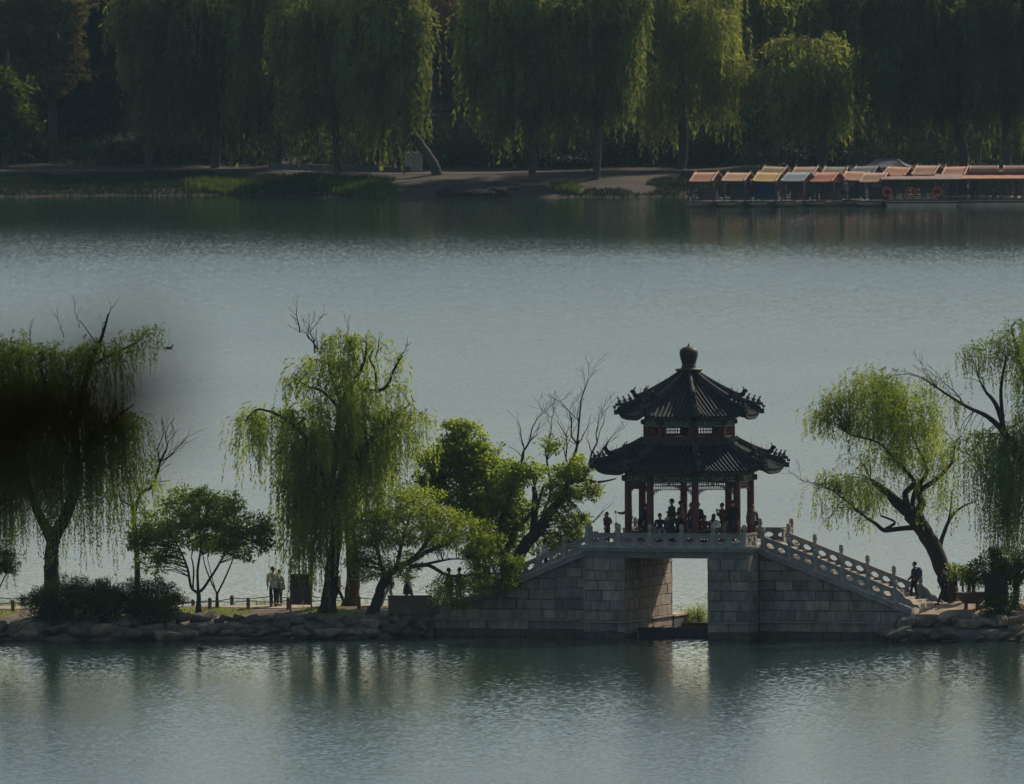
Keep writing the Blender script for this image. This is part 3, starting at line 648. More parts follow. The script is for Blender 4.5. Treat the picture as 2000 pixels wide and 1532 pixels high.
# causeway: front shore line and back edge as functions of x
XL = P(802, 1245, 0).x; XR = P(1760, 1250, -5).x
def yfront(X): return np.where(X < 9, -1.6 + .5 * np.sin(X * .45) + 3.0 * np.clip((X - XL + 2.2) / 2.4, 0, 1), -7.6 - .12 * (X - 17))
def causeway_left(X, Y):
    f = Y - yfront(X); bk = 7.6 + .4 * np.sin(X * .5) - Y
    h = np.interp(f, [-3, -.2, .6, 1.8, 3.5, 5, 12], [-1.8, -.3, .55, .92, 1.08, 1.18, 1.2]); h2 = np.interp(bk, [-2.5, 0, .8, 1.6, 4], [-1.8, -.2, .8, 1.15, 1.3])
    return np.minimum(h, h2) + .07 * vnoise(X, Y, 2.2, 3)
def causeway_right(X, Y):
    f = Y - (-6.6 - .20 * (X - 17)); bk = 6.0 - .3 * (X - 17) - Y; lf = X - 16.2 - .25 * np.maximum(0, -Y - 5)
    h = np.interp(f, [-3, -.2, .6, 1.6, 3.2, 5, 12], [-1.8, -.3, .45, .75, 1.15, 1.45, 1.5]); h2 = np.interp(bk, [-2.5, 0, .8, 1.6, 4], [-1.8, -.2, .8, 1.15, 1.6]); h3 = np.interp(lf, [-2, 0, 1, 2], [-1.6, 0, 1.2, 1.6])
    return np.minimum(np.minimum(h, h2), h3) + .06 * vnoise(X, Y, 2.4, 5)
grid_mesh('causeway', np.linspace(-60, XL + 1.0, 190), np.linspace(-6, 11, 70), causeway_left, soil)
grid_mesh('causeway_ground', np.linspace(14, 60, 170), np.linspace(-20, 10, 90), causeway_right, soil)
pth = grid_mesh('path', np.linspace(-60, XL + .9, 120), np.linspace(3.4, 5.4, 6), lambda X, Y: causeway_left(X, Y) + .03 + 0 * X, pathm)
pth2 = grid_mesh('bridge_path', np.linspace(17.3, 26, 40), np.linspace(-5.2, -.5, 20), lambda X, Y: causeway_right(X, Y) + .025 + .15 * np.clip((19 - X) / 2, 0, 1), mat('worn_paving', (.30, .22, .16), .9, .4, 1.2, .4, 7))
# far bank
vs_u = [-300, 0, 450, 760, 1000, 1350, 2000, 2300]; vs_v = [384, 384, 381, 390, 387, 384, 386, 386]
sx = [G(u, v).x for u, v in zip(vs_u, vs_v)]; sy = [G(u, v).y for u, v in zip(vs_u, vs_v)]
def ysh(X): return np.interp(X, sx, sy)
def far_h(X, Y):
    d = Y - ysh(X) - 1.0 * np.sin(X * .5) - .6 * np.sin(X * 1.3)
    h = np.interp(d, [-8, 0, 2.5, 12, 17, 24, 32, 58, 75, 140, 400], [-1.5, -.05, .5, 1.25, 1.6, 1.65, 2.0, 5.1, 5.2, 9, 30])
    rough = np.where((d > 2) & (d < 15), .16, np.where(d > 26, .22, .03)); return h + rough * vnoise(X, Y, 1.1, 9)
def FH(x, y): return float(far_h(np.array([x], float), np.array([y], float))[0])
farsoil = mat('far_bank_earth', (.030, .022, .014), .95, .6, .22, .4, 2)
xs = np.concatenate([np.linspace(-900, -60, 25), np.linspace(-55, 55, 170), np.linspace(60, 900, 25)])
ys = np.concatenate([np.linspace(765, 850, 110), np.linspace(855, 2400, 30)])
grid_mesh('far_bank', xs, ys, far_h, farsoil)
fx_ = np.linspace(-60, 60, 160); fp = MB()
lo = [Vector((x, float(ysh(x)) + 17.2 + float(np.sin(x * .5) + .6 * np.sin(x * 1.3)), 0)) for x in fx_]
vsx = []
for p in lo:
    for dy in (0, 1.2, 2.4, 3.8): vsx.append((p.x, p.y + dy, FH(p.x, p.y + dy) + .04))
fp.add(vsx, [(i * 4 + j, i * 4 + 4 + j, i * 4 + 5 + j, i * 4 + 1 + j) for i in range(len(lo) - 1) for j in range(3)], 0, .5, True)
tag(fp.build('far_path', mat('far_path_paving', (.062, .052, .04), .9, .4, .5)), kind='structure')
# ---------------------------------------------------------------- trees and plants
bark = mat('dark_bark', (.028, .023, .019), .95, .4, 3, .6, 12, stretch=(1, 1, .3)); bark_b = mat('brown_bark', (.075, .047, .03), .95, .4, 3, .6, 12, stretch=(1, 1, .3))
bark_f = mat('far_bark', (.06, .05, .042), .95, .4, 1)
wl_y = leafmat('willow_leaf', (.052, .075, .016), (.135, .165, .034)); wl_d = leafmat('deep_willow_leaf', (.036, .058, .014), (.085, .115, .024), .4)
lf_g = leafmat('fresh_green_leaf', (.045, .070, .016), (.125, .155, .034)); lf_d = leafmat('dark_green_leaf', (.015, .028, .007), (.042, .062, .012), .45); lf_o = leafmat('yellow_green_leaf', (.05, .08, .016), (.13, .155, .03))
lf_bl = leafmat('dark_hilltop_leaf', (.004, .004, .002), (.011, .010, .004), .25); lf_dk = leafmat('dark_bush_leaf', (.008, .016, .005), (.024, .036, .008), .4); lf_m = leafmat('mid_green_leaf', (.032, .056, .012), (.095, .130, .024), .55); lf_br = leafmat('olive_brown_leaf', (.03, .03, .013), (.066, .06, .024), .35); lf_pu = leafmat('purple_leaf', (.03, .012, .016), (.07, .02, .03), .3); lf_cy = leafmat('cypress_green', (.006, .012, .007), (.013, .022, .011), .2)  # lf_dk: darker green for the two rounded bushes
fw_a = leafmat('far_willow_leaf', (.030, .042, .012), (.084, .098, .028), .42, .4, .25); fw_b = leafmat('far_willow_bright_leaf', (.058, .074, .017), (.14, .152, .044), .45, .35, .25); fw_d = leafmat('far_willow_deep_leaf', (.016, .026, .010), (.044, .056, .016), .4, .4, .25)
fl_r = leafmat('far_reddish_bud', (.05, .03, .02), (.09, .05, .035), .3)
def tree(name, label, Y, base, limbs, kind, blobs, leaf, cat='tree', group=None, bk=None, step=.055, leafL=.20, leafW=.05, per=60, clump=.28, twigs=True, bare=(), tint=(.15, .95), sway=.0, twig_r=.014, stretch=1.0, dens=.52, own_n=8, spread=.20, rux=1.0):
    """limbs: polylines of (u, v, depth offset, radius in photo px); blobs for a willow: (u, v, ru, rv, strands, shortest, longest[, depth]) in photo px,
    for a leafy crown: (u, v, ru, rv, clusters[, depth])"""
    k = K(Y); B = P(base[0], base[1], Y)
    root = empty(name, B, 0, label, cat, group); tb = MB(); nodes = []
    for lb in limbs:
        pts = spline([(P(u, v, Y + dy) - B, max(r / k, .008)) for u, v, dy, r in lb], 5, .06)
        if lb is limbs[0]:
            q = pts[0]; tb.lathe([(q[1] * 1.5, -.3), (q[1] * 1.22, .02), (q[1] * 1.03, .2), (q[1] * .85, .36)], 10, q[0])
        n = 10 if lb[0][3] > 9 else 6
        tb.tube([p for p, _ in pts], [r for _, r in pts], n)
        nodes += [(p, r) for p, r in pts]
    NP = np.array([tuple(p) for p, _ in nodes]); NR = np.array([r for _, r in nodes])
    C, A, LL, TT = [], [], [], []
    for bl in blobs:
        dy = bl[7] if kind == 'willow' and len(bl) > 7 else (bl[5] if kind != 'willow' and len(bl) > 5 else 0)
        n = max(4, int(bl[4] * (dens if kind == 'willow' else dens * 1.55))); c = np.array(P(bl[0], bl[1], Y + dy) - B); ex = np.array([bl[2] * rux / k, bl[2] / k * .85, bl[3] / k])
        d = rng.normal(size=(n, 3)); d /= np.linalg.norm(d, axis=1, keepdims=True)
        if kind == 'willow': d[:, 2] = np.abs(d[:, 2]) * np.where(rng.random(n) < .8, 1, -1)
        r = rng.random(n) ** .42; r *= np.where(rng.random(n) < .14, rng.uniform(1.05, 1.32, n), 1); r *= 1 + .10 * np.sin(5 * d[:, 0] + 3 * c[0]) + .08 * np.sin(7 * d[:, 2] + c[2])
        S = c + d * r[:, None] * ex
        if kind == 'willow':
            # strands hang from twig ends: sample fewer twig ends, each carrying several strands
            m = max(3, n // own_n); ends = S[:m]; own = rng.integers(0, m, n); S = ends[own] + rng.normal(size=(n, 3)) * np.array([spread, spread, spread * .8]) * (k and 44 / k) ** .5
            L = (bl[5] + (bl[6] - bl[5]) * rng.random(n) ** 1.3) / k; L *= stretch; L *= .6 + .7 * rng.random(m)[own]
            out = S - c; out[:, 2] = 0; out /= np.linalg.norm(out, axis=1, keepdims=True) + 1e-6; od = rng.normal(size=(m, 3)) * .5; out = out * rng.uniform(.3, 1, (m, 1))[own] + od[own] + rng.normal(size=(n, 3)) * .15; out[:, 2] = 0
            cnt = np.maximum(4, (L / step).astype(int)); idx = np.repeat(np.arange(n), cnt); tt = np.concatenate([(np.arange(q) + rng.random(q) * .8) / q for q in cnt])
            Lr = L[idx]; reach = np.minimum(.55 * (44 / k) ** .5, .3 * Lr)
            pos = S[idx] + out[idx] * (reach * (1 - np.exp(-3.2 * tt)))[:, None]
            pos[:, 2] += -Lr * tt ** 1.25 + reach * .5 * np.sin(np.minimum(tt * 6, 3.14))
            pos[:, 0] += sway * Lr * tt ** 2 + .03 * np.sin(tt * 9 + idx); pos += rng.normal(size=pos.shape) * .018 * (44 / k)
            ax = np.stack([out[idx, 0] * np.exp(-3 * tt), out[idx, 1] * np.exp(-3 * tt), -.35 - tt], 1) + rng.normal(size=pos.shape) * .38
            C.append(pos); A.append(ax); LL.append(leafL * rng.uniform(.6, 1.25, len(pos)))
            tl = rng.random(m)[own]; TT.append(np.clip(.55 * tl[idx] + .45 * rng.random(len(pos)), 0, 1))
            tsel = ends[:: max(1, m // 26)]
        else:
            nl = rng.poisson(per, n) + 8; idx = np.repeat(np.arange(n), nl); g = rng.normal(size=(len(idx), 3)); g /= np.linalg.norm(g, axis=1, keepdims=True)
            sz = clump * rng.uniform(.55, 1.7, n)[idx]
            pos = S[idx] + g * (rng.random(len(idx)) ** .5 * sz)[:, None] * np.array([1.15, 1.15, .7])
            ax = g + rng.normal(size=pos.shape) * .8 + np.array([0, 0, -.15]); C.append(pos); A.append(ax); LL.append(leafL * rng.uniform(.6, 1.3, len(pos)))
            tl = rng.random(n); TT.append(np.clip(.5 * tl[idx] + .5 * rng.random(len(pos)), 0, 1)); tsel = S[:: max(1, n // 34)]
        if twigs:
            for e in tsel:
                dd = np.linalg.norm((NP - e) * np.array([1, 1, 1.0 if kind == 'willow' else .8]), axis=1) + (NP[:, 2] > e[2] - .1) * .6 + (NR > .2) * .8
                j = int(np.argmin(dd)); a = Vector(NP[j]); b = Vector(e); L_ = (b - a).length; q = a + (b - a) * .5 + Vector((random.gauss(0, .08), random.gauss(0, .08), .10)) * L_
                r0 = min(NR[j] * .6, twig_r + .006 * L_)
                tb.tube([p for p, _ in spline([(a, r0), (q, r0 * .6), (b, r0 * .25)], 3)], [r0 * (1 - .12 * i) for i in range(7)], 5)
    for (u, v, dy, du, dv, r, depth) in bare:          # bare twig sprays
        def spray(p, d, r, n):
            L_ = d.length; pts = [(p, r)]; q = p
            for i in range(4): q = q + d * .25 + Vector((random.gauss(0, .05), random.gauss(0, .05), random.gauss(0, .04))) * L_; pts.append((q, r * (1 - .16 * (i + 1))))
            tb.tube([x for x, _ in pts], [max(x, .006) for _, x in pts], 5)
            if n:
                for i in (1, 2, 3, 4):
                    for s in range(1 if i < 4 else 2):
                        dn = d.normalized() + Vector((random.gauss(0, .45), random.gauss(0, .45), random.gauss(.1, .3))); spray(pts[i][0], dn.normalized() * L_ * random.uniform(.35, .62), max(pts[i][1] * .6, .006), n - 1)
        p0 = P(u, v, Y + dy) - B; spray(p0, P(u + du, v + dv, Y + dy + random.uniform(-.5, .5)) - B - p0, r / k, depth)
    tb.build('trunk', bk or bark, root)
    C = np.concatenate(C); A = np.concatenate(A); LL = np.concatenate(LL); TT = tint[0] + (tint[1] - tint[0]) * np.concatenate(TT)
    inst('crown', leaf_mesh('crown', C, A, LL, leafW * LL / leafL, TT, leaf), root); return root
def bush(name, label, Y, u, v, ru, rv, n, leaf, cat='bush', per=70, leafL=.10, leafW=.05, clump=.22, stems=8, group=None, base=None):
    k = K(Y); bz = base or (u, v + rv)
    limbs = []
    for i in range(stems):
        a = random.uniform(-.8, .8); limbs.append([(bz[0] + a * ru * .35, bz[1], 0, 1.6), (u + a * ru * .6, v + rv * .1, random.uniform(-.4, .4), 1.0), (u + a * ru * .9, v - rv * random.uniform(.3, .9), random.uniform(-.5, .5), .5)])
    return tree(name, label, Y, bz, limbs, 'leafy', [(u, v, ru, rv, n)], leaf, cat, group, per=per, leafL=leafL, leafW=leafW, clump=clump, twigs=False)
TW = 1.0
def near_trees():
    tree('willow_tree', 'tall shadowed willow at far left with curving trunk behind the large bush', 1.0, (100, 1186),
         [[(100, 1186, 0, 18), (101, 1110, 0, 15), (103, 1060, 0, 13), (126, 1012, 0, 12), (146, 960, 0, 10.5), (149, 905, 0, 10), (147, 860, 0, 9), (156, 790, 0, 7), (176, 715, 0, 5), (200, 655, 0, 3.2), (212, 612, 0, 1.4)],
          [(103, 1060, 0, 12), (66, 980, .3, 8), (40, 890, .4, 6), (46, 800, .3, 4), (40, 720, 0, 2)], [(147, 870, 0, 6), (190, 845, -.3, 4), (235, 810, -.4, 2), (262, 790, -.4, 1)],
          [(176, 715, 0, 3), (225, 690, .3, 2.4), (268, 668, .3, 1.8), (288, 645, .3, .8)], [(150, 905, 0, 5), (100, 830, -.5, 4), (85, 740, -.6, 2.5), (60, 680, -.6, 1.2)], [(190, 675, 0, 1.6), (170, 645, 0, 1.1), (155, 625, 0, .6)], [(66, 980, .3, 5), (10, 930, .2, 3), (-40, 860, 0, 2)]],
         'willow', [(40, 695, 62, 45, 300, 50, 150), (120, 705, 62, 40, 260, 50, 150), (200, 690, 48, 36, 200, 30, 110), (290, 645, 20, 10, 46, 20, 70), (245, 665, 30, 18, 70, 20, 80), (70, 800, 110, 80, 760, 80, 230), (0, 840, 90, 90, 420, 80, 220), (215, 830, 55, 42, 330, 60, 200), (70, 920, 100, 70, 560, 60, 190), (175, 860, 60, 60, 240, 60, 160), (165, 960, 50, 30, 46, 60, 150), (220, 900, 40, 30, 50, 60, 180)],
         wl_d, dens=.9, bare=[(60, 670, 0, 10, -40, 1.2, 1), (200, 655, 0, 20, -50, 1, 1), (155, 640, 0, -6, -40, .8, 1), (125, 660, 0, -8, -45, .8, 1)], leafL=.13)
    tree('willow_sapling', 'thin sparse willow with reddish bare twigs between left willow and round tree', 2.2, (268, 1176),
         [[(268, 1176, 0, 7), (268, 1110, 0, 6), (266, 1060, 0, 5), (262, 1010, 0, 4), (275, 965, 0, 3.4), (297, 950, 0, 3), (312, 905, 0, 2.5), (325, 878, 0, 2)], [(262, 1010, 0, 3), (256, 975, 0, 2.5), (250, 935, 0, 2), (246, 925, 0, 1)], [(258, 990, 0, 2), (236, 975, 0, 1.5), (232, 955, 0, .8)]],
         'willow', [(290, 900, 34, 30, 46, 20, 90), (258, 950, 30, 22, 40, 30, 110), (315, 940, 20, 20, 14, 30, 60), (268, 985, 24, 20, 24, 30, 80)], wl_y, bare=[(312, 905, 0, 14, -50, 2, 2), (325, 878, 0, 6, -45, 1.8, 2), (316, 900, 0, 55, -45, 1.6, 1), (300, 940, 0, 25, -60, 1.5, 2)], bk=bark_b)
    tree('round_tree', 'low round-crowned dark green tree with stems forking from one short trunk', .6, (388, 1190),
         [[(388, 1190, 0, 5), (388, 1165, 0, 4.6), (387, 1155, 0, 4.4)], [(387, 1157, 0, 3.5), (374, 1148, 0, 3), (366, 1110, 0, 2.6), (352, 1075, .2, 2.2), (335, 1045, .2, 1.4)], [(387, 1157, 0, 3.2), (386, 1115, 0, 2.6), (392, 1070, -.2, 2), (390, 1030, -.2, 1.2)], [(388, 1157, 0, 3.2), (398, 1148, 0, 2.8), (420, 1115, .3, 2.2), (440, 1080, .3, 1.6), (460, 1050, .2, 1)], [(377, 1150, 0, 2), (378, 1110, .3, 1.8), (374, 1090, .3, 1.4)]],
         'leafy', [(395, 1000, 84, 40, 86), (330, 1030, 66, 42, 80), (460, 1035, 62, 38, 70), (400, 1045, 98, 34, 70), (278, 1055, 34, 40, 60), (300, 1095, 34, 26, 26), (508, 1060, 26, 22, 24), (470, 1080, 34, 18, 16), (330, 1085, 26, 20, 18), (440, 985, 44, 28, 34), (360, 970, 34, 20, 24), (400, 965, 30, 14, 14), (510, 1030, 30, 24, 22)], lf_m, leafL=.15, leafW=.08, per=30, clump=.24)
    tree('forked_sapling', 'slender forked sapling behind the round tree, thin V-shaped stems', 3.4, (424, 1179),
         [[(424, 1179, 0, 3), (424, 1160, 0, 2.6)], [(424, 1160, 0, 2), (414, 1140, 0, 1.7), (402, 1110, 0, 1.4), (396, 1085, 0, 1)], [(424, 1160, 0, 2), (437, 1135, 0, 1.7), (452, 1100, 0, 1.4), (462, 1070, 0, 1)], [(422, 1158, 0, 1.2), (412, 1120, .3, 1), (405, 1090, .3, .7)]],
         'leafy', [(440, 1055, 40, 25, 40), (400, 1065, 30, 20, 24)], lf_m, leafL=.11, leafW=.055, per=60, clump=.24)
    tree('willow_tree', 'tall central yellow-green weeping willow with long hanging curtains beside signboard', 1.6, (640, 1198),
         [[(640, 1198, 0, 18), (645, 1150, 0, 14.5), (651, 1090, 0, 13), (657, 1040, 0, 12), (650, 985, 0, 11), (642, 950, 0, 10), (655, 900, 0, 7), (660, 840, 0, 7), (668, 790, 0, 6), (690, 750, 0, 5), (712, 705, 0, 3), (716, 670, 0, 1.5)], [(645, 965, 0, 11), (627, 930, -.4, 9), (618, 900, -.5, 6), (600, 860, -.6, 4), (560, 820, -.6, 3), (505, 800, -.5, 2), (478, 825, -.5, 1)], [(655, 970, 0, 9), (682, 905, -.3, 8), (712, 885, -.5, 8), (722, 862, -.4, 5), (760, 825, 0, 3), (800, 790, .2, 1.6)], [(690, 760, 0, 4), (735, 764, -.5, 4), (757, 752, -.5, 3.2), (768, 725, -.5, 2.2), (785, 695, -.5, 1.2)], [(735, 764, -.4, 2.6), (733, 725, -.4, 2.4), (722, 700, -.4, 2), (732, 680, -.4, .9)], [(665, 800, 0, 4), (630, 765, .3, 3), (600, 755, .3, 2), (570, 735, .3, 1.2)], [(668, 790, 0, 4), (645, 730, .3, 3), (640, 690, .4, 1.4)]],
         'willow', [(655, 668, 34, 22, 150, 30, 120), (712, 668, 26, 22, 110, 30, 120), (640, 720, 60, 34, 240, 30, 110), (585, 745, 36, 22, 90, 15, 60), (765, 705, 24, 22, 44, 20, 70), (775, 760, 30, 24, 80, 20, 80), (690, 770, 75, 40, 380, 40, 130), (640, 815, 110, 46, 620, 60, 190), (530, 820, 55, 26, 260, 40, 120), (490, 815, 22, 16, 60, 40, 120), (760, 825, 60, 42, 380, 40, 120), (806, 815, 24, 24, 90, 30, 90), (618, 880, 72, 60, 600, 110, 260), (685, 890, 56, 56, 300, 50, 150), (592, 950, 32, 60, 260, 80, 180), (625, 1000, 46, 50, 300, 60, 150), (755, 890, 45, 36, 120, 30, 75)],
         wl_y, dens=.50, bare=[(628, 692, .3, -42, -40, 2.6, 2), (615, 690, .3, -5, -62, 2, 2), (586, 650, .3, -10, -45, 1.6, 1), (768, 725, -.5, 22, -40, 1.8, 2), (680, 670, 0, 6, -40, 1.2, 1), (733, 700, -.4, 8, -30, 1.6, 1)])
    tree('roadside_tree', 'thick reddish-brown trunked tree rising close behind the central willow', 4.6, (683, 1186),
         [[(685, 1186, 0, 17), (690, 1130, 0, 14), (688, 1070, 0, 13), (682, 1020, 0, 10), (690, 990, 0, 7), (712, 955, 0, 4), (735, 920, 0, 2)], [(684, 1040, 0, 6), (702, 1010, 0, 5), (730, 1000, 0, 3), (760, 985, 0, 1.6)], [(684, 1030, 0, 6), (672, 960, 0, 4), (676, 900, 0, 2)]],
         'willow', [(725, 940, 50, 36, 110, 25, 70), (760, 905, 36, 26, 60, 25, 60), (690, 960, 40, 40, 90, 40, 110)], wl_y, bk=bark_b)
    tree('leaning_tree', 'yellow-green tree with dark leaning trunk and long low branch beside bridge foot', .9, (730, 1200),
         [[(728, 1202, 0, 12), (738, 1168, 0, 10), (752, 1130, 0, 9), (775, 1110, 0, 7), (805, 1095, 0, 5.5), (840, 1075, 0, 4), (880, 1062, 0, 2)], [(800, 1108, 0, 5), (835, 1104, -.4, 4.2), (865, 1120, -.7, 3.8), (890, 1126, -.8, 3.4), (935, 1122, -.9, 2.4), (985, 1120, -.9, 1.4)], [(815, 1106, -.3, 3.4), (850, 1098, -.5, 2.6), (885, 1092, -.6, 1.6), (910, 1094, -.6, .8)], [(752, 1132, 0, 6), (740, 1085, .4, 4), (730, 1030, .4, 2.5)], [(775, 1110, 0, 5), (785, 1060, .3, 3.6), (800, 1010, .3, 2), (810, 980, .2, 1)], [(805, 1095, 0, 4), (850, 1040, .3, 3), (880, 1005, .3, 1.6)]],
         'leafy', [(790, 985, 70, 40, 130), (730, 1040, 55, 50, 120), (860, 1030, 75, 48, 150), (800, 1045, 90, 46, 120), (930, 1060, 60, 42, 90, -.4), (710, 1105, 40, 36, 50), (770, 1110, 50, 26, 36), (960, 1105, 50, 26, 40, -.8), (860, 1155, 22, 18, 12, -1), (925, 1140, 64, 22, 70, -1.1), (1000, 1105, 30, 22, 34, -.9), (985, 1138, 34, 16, 28, -1.1), (880, 1170, 36, 18, 34, -1.3)], lf_o, leafL=.16, leafW=.05, per=32, clump=.24)
    tree('green_tree', 'tallest bright green leafy tree behind left bridge stairs, rounded top above the rest', 6.2, (930, 1150),
         [[(935, 1150, 0, 9), (930, 1080, 0, 8), (920, 1010, 0, 7), (905, 950, 0, 5), (895, 900, 0, 3), (892, 850, 0, 1.5)], [(925, 1030, 0, 5), (885, 985, 0, 3.6), (855, 950, 0, 2)], [(920, 1010, 0, 5), (950, 960, 0, 3.6), (965, 915, 0, 1.8)], [(905, 955, 0, 3), (880, 970, -.3, 2.4), (868, 940, -.3, 1.6)]],
         'leafy', [(900, 868, 48, 44, 95), (895, 835, 22, 20, 26), (865, 905, 52, 46, 105), (930, 905, 55, 50, 120), (845, 950, 38, 34, 56), (900, 955, 60, 40, 85), (955, 950, 45, 40, 70), (985, 915, 26, 20, 22), (905, 1000, 55, 30, 44), (950, 1010, 55, 40, 60)], lf_g, leafL=.17, leafW=.095, per=27, clump=.25)
    tree('green_tree', 'bright green spreading tree standing between rounded tree and leaning bare-twigged trunk', 5.0, (985, 1130),
         [[(990, 1130, 0, 11), (985, 1085, 0, 9), (970, 1055, 0, 7), (985, 1000, 0, 5), (1000, 960, 0, 3), (1005, 920, 0, 1.5)], [(985, 1090, 0, 8), (1010, 1030, 0, 6), (1040, 1000, 0, 4), (1045, 950, 0, 2.5)], [(970, 1060, 0, 5), (940, 1030, 0, 3.5), (930, 1000, 0, 2)]],
         'leafy', [(1000, 935, 40, 36, 64), (1035, 920, 26, 20, 24), (980, 985, 55, 46, 90), (1015, 1010, 40, 50, 60), (975, 1060, 50, 36, 60), (940, 1075, 40, 30, 40)], lf_g, leafL=.17, leafW=.09, per=27, clump=.25, bare=[(1016, 910, 0, -2, -70, 2.2, 1), (1018, 905, 0, 40, -90, 2.4, 2)])
    tree('leaning_tree', 'dark crooked trunk leaning right behind stair rail, bare upper twigs near pavilion roof', 4.2, (1010, 1120),
         [[(1005, 1122, 0, 13), (1015, 1085, 0, 12), (1030, 1060, 0, 12), (1052, 1035, 0, 11), (1075, 1000, 0, 9), (1092, 980, 0, 8), (1104, 965, 0, 7), (1110, 945, 0, 4), (1140, 938, 0, 3), (1170, 942, 0, 2.4), (1204, 935, 0, 1.2)], [(1050, 1038, 0, 4), (1062, 1000, .4, 3), (1075, 960, .5, 2.6), (1068, 900, .5, 2)], [(1104, 965, 0, 5), (1112, 920, 0, 4), (1122, 890, 0, 3), (1130, 860, 0, 2)], [(1035, 1055, 0, 4), (1050, 990, -.4, 3), (1062, 950, -.4, 2)], [(1140, 940, 0, 2.5), (1152, 910, 0, 2), (1165, 890, 0, 1.5)], [(1040, 1050, 0, 8), (1045, 980, .6, 7), (1042, 950, .6, 4)]],
         'leafy', [(1128, 920, 40, 28, 62), (1090, 935, 30, 30, 34), (1120, 960, 48, 26, 40), (1085, 990, 40, 34, 40), (1120, 1020, 34, 34, 44), (1075, 1060, 40, 26, 44), (1115, 1050, 28, 20, 22), (1155, 960, 16, 12, 8), (1078, 865, 26, 18, 16)], lf_g, leafL=.17, leafW=.08, per=26, clump=.23,
         bare=[(1122, 892, 0, -14, -90, 2.6, 2), (1126, 880, 0, 12, -110, 2.6, 2), (1112, 920, 0, -40, -90, 2.2, 2), (1150, 912, 0, 18, -80, 2.4, 2), (1160, 900, 0, 45, -50, 2, 2), (1068, 900, .5, 10, -70, 1.8, 2), (1150, 1030, 0, 30, -40, 1.6, 1)])
    tree('willow_tree', 'broad open-crowned willow leaning left over the right bridge stairs', -.5, (1852, 1182),
         [[(1858, 1184, 0, 19), (1848, 1130, 0, 17), (1830, 1085, 0, 16), (1806, 1040, 0, 16), (1780, 1003, 0, 18)], [(1778, 1003, 0, 13), (1752, 982, 0, 11), (1728, 958, 0, 7), (1700, 938, 0, 4)], [(1786, 1003, 0, 10), (1800, 985, 0, 8), (1796, 960, 0, 6), (1830, 935, 0, 4.4), (1858, 905, 0, 3), (1865, 870, .3, 2)], [(1776, 1000, 0, 8), (1768, 965, -.3, 6), (1785, 940, -.3, 5), (1750, 900, -.4, 4), (1715, 865, -.3, 2.6), (1660, 850, -.2, 2)], [(1780, 1000, 0, 6), (1788, 960, .4, 5), (1810, 920, .4, 4), (1790, 870, .4, 2.5), (1760, 800, .3, 1.4)], [(1790, 1030, -.2, 7), (1765, 1032, -.5, 5.5), (1728, 1036, -.7, 5), (1712, 1024, -.8, 4), (1690, 1010, -.8, 2.6), (1660, 985, -.8, 2)], [(1730, 1033, -.6, 3.4), (1748, 1020, -.6, 2.6), (1720, 1008, -.7, 2.2)], [(1842, 1110, 0, 6), (1836, 1075, .3, 5), (1842, 1045, .3, 4), (1858, 1010, .3, 3), (1880, 990, .3, 2), (1908, 978, .3, 1)], [(1846, 1040, .3, 3), (1856, 1000, .5, 2), (1858, 960, .5, 1)], [(1660, 985, -.8, 1.6), (1620, 955, -.8, 1.4), (1588, 942, -.8, .8)]],
         'willow', [(1700, 765, 70, 42, 330, 15, 60), (1640, 795, 44, 34, 170, 15, 55), (1602, 815, 18, 16, 46, 20, 60), (1770, 790, 70, 50, 330, 20, 90), (1690, 830, 80, 42, 330, 15, 60), (1780, 850, 80, 50, 330, 15, 75), (1730, 895, 75, 40, 250, 15, 55), (1830, 900, 45, 40, 120, 20, 80), (1650, 950, 55, 28, 190, 20, 70), (1610, 935, 30, 14, 60, 10, 35), (1665, 1000, 40, 20, 60, 20, 60), (1700, 975, 50, 30, 110, 15, 45), (1790, 960, 60, 40, 60, 15, 50), (1840, 985, 50, 34, 50, 20, 60)],
         wl_y, leafL=.16, leafW=.042, step=.045, dens=1.05, own_n=6, spread=.26, stretch=.8, bare=[(1640, 960, -.8, -60, -30, 1.2, 2), (1655, 865, 0, -10, -20, 1, 1)])
    tree('willow_tree', 'dark willow cut by the right edge, long strands hanging over potted plants', -3.4, (2062, 1200),
         [[(2062, 1200, 0, 24), (2050, 1080, 0, 20), (2030, 980, 0, 22), (1995, 900, 0, 11), (1965, 850, 0, 7), (1930, 815, 0, 4.6), (1880, 790, 0, 3), (1800, 737, 0, 1.2)], [(1965, 850, 0, 6), (1945, 790, .3, 5), (1925, 765, .3, 3), (1912, 740, .3, 1.4)], [(1960, 840, 0, 5), (1955, 760, -.3, 3.4), (1965, 700, -.3, 2)], [(2030, 980, 0, 14), (2020, 850, .4, 8), (2000, 740, .4, 4), (1975, 640, .3, 2)]],
         'willow', [(1960, 690, 50, 34, 190, 30, 90), (1895, 690, 34, 20, 110, 30, 80), (1990, 645, 40, 28, 150, 30, 90), (1745, 735, 24, 12, 50, 30, 75), (1860, 795, 34, 22, 70, 20, 70), (1810, 745, 26, 14, 34, 15, 60), (1900, 860, 30, 30, 90, 80, 170, -.3), (1950, 880, 50, 46, 440, 60, 190), (2010, 860, 60, 60, 500, 80, 240), (1985, 950, 50, 60, 420, 70, 210), (1880, 880, 24, 24, 56, 90, 170), (2040, 760, 60, 60, 260, 60, 180), (1850, 740, 34, 20, 16, 15, 50)],
         wl_d, bare=[(1880, 790, 0, -50, -40, 1.8, 2), (1830, 755, 0, -30, -40, 1.2, 2), (1925, 765, .3, -10, -40, 1.4, 1), (1950, 850, 0, 70, -50, 1.6, 2)], leafL=.13)
    bush('hanging_foliage_tree', 'small dark low-hanging tree at extreme left edge above the fence', -.2, 8, 1098, 32, 26, 44, lf_d, 'tree', base=(-30, 1190), stems=3)
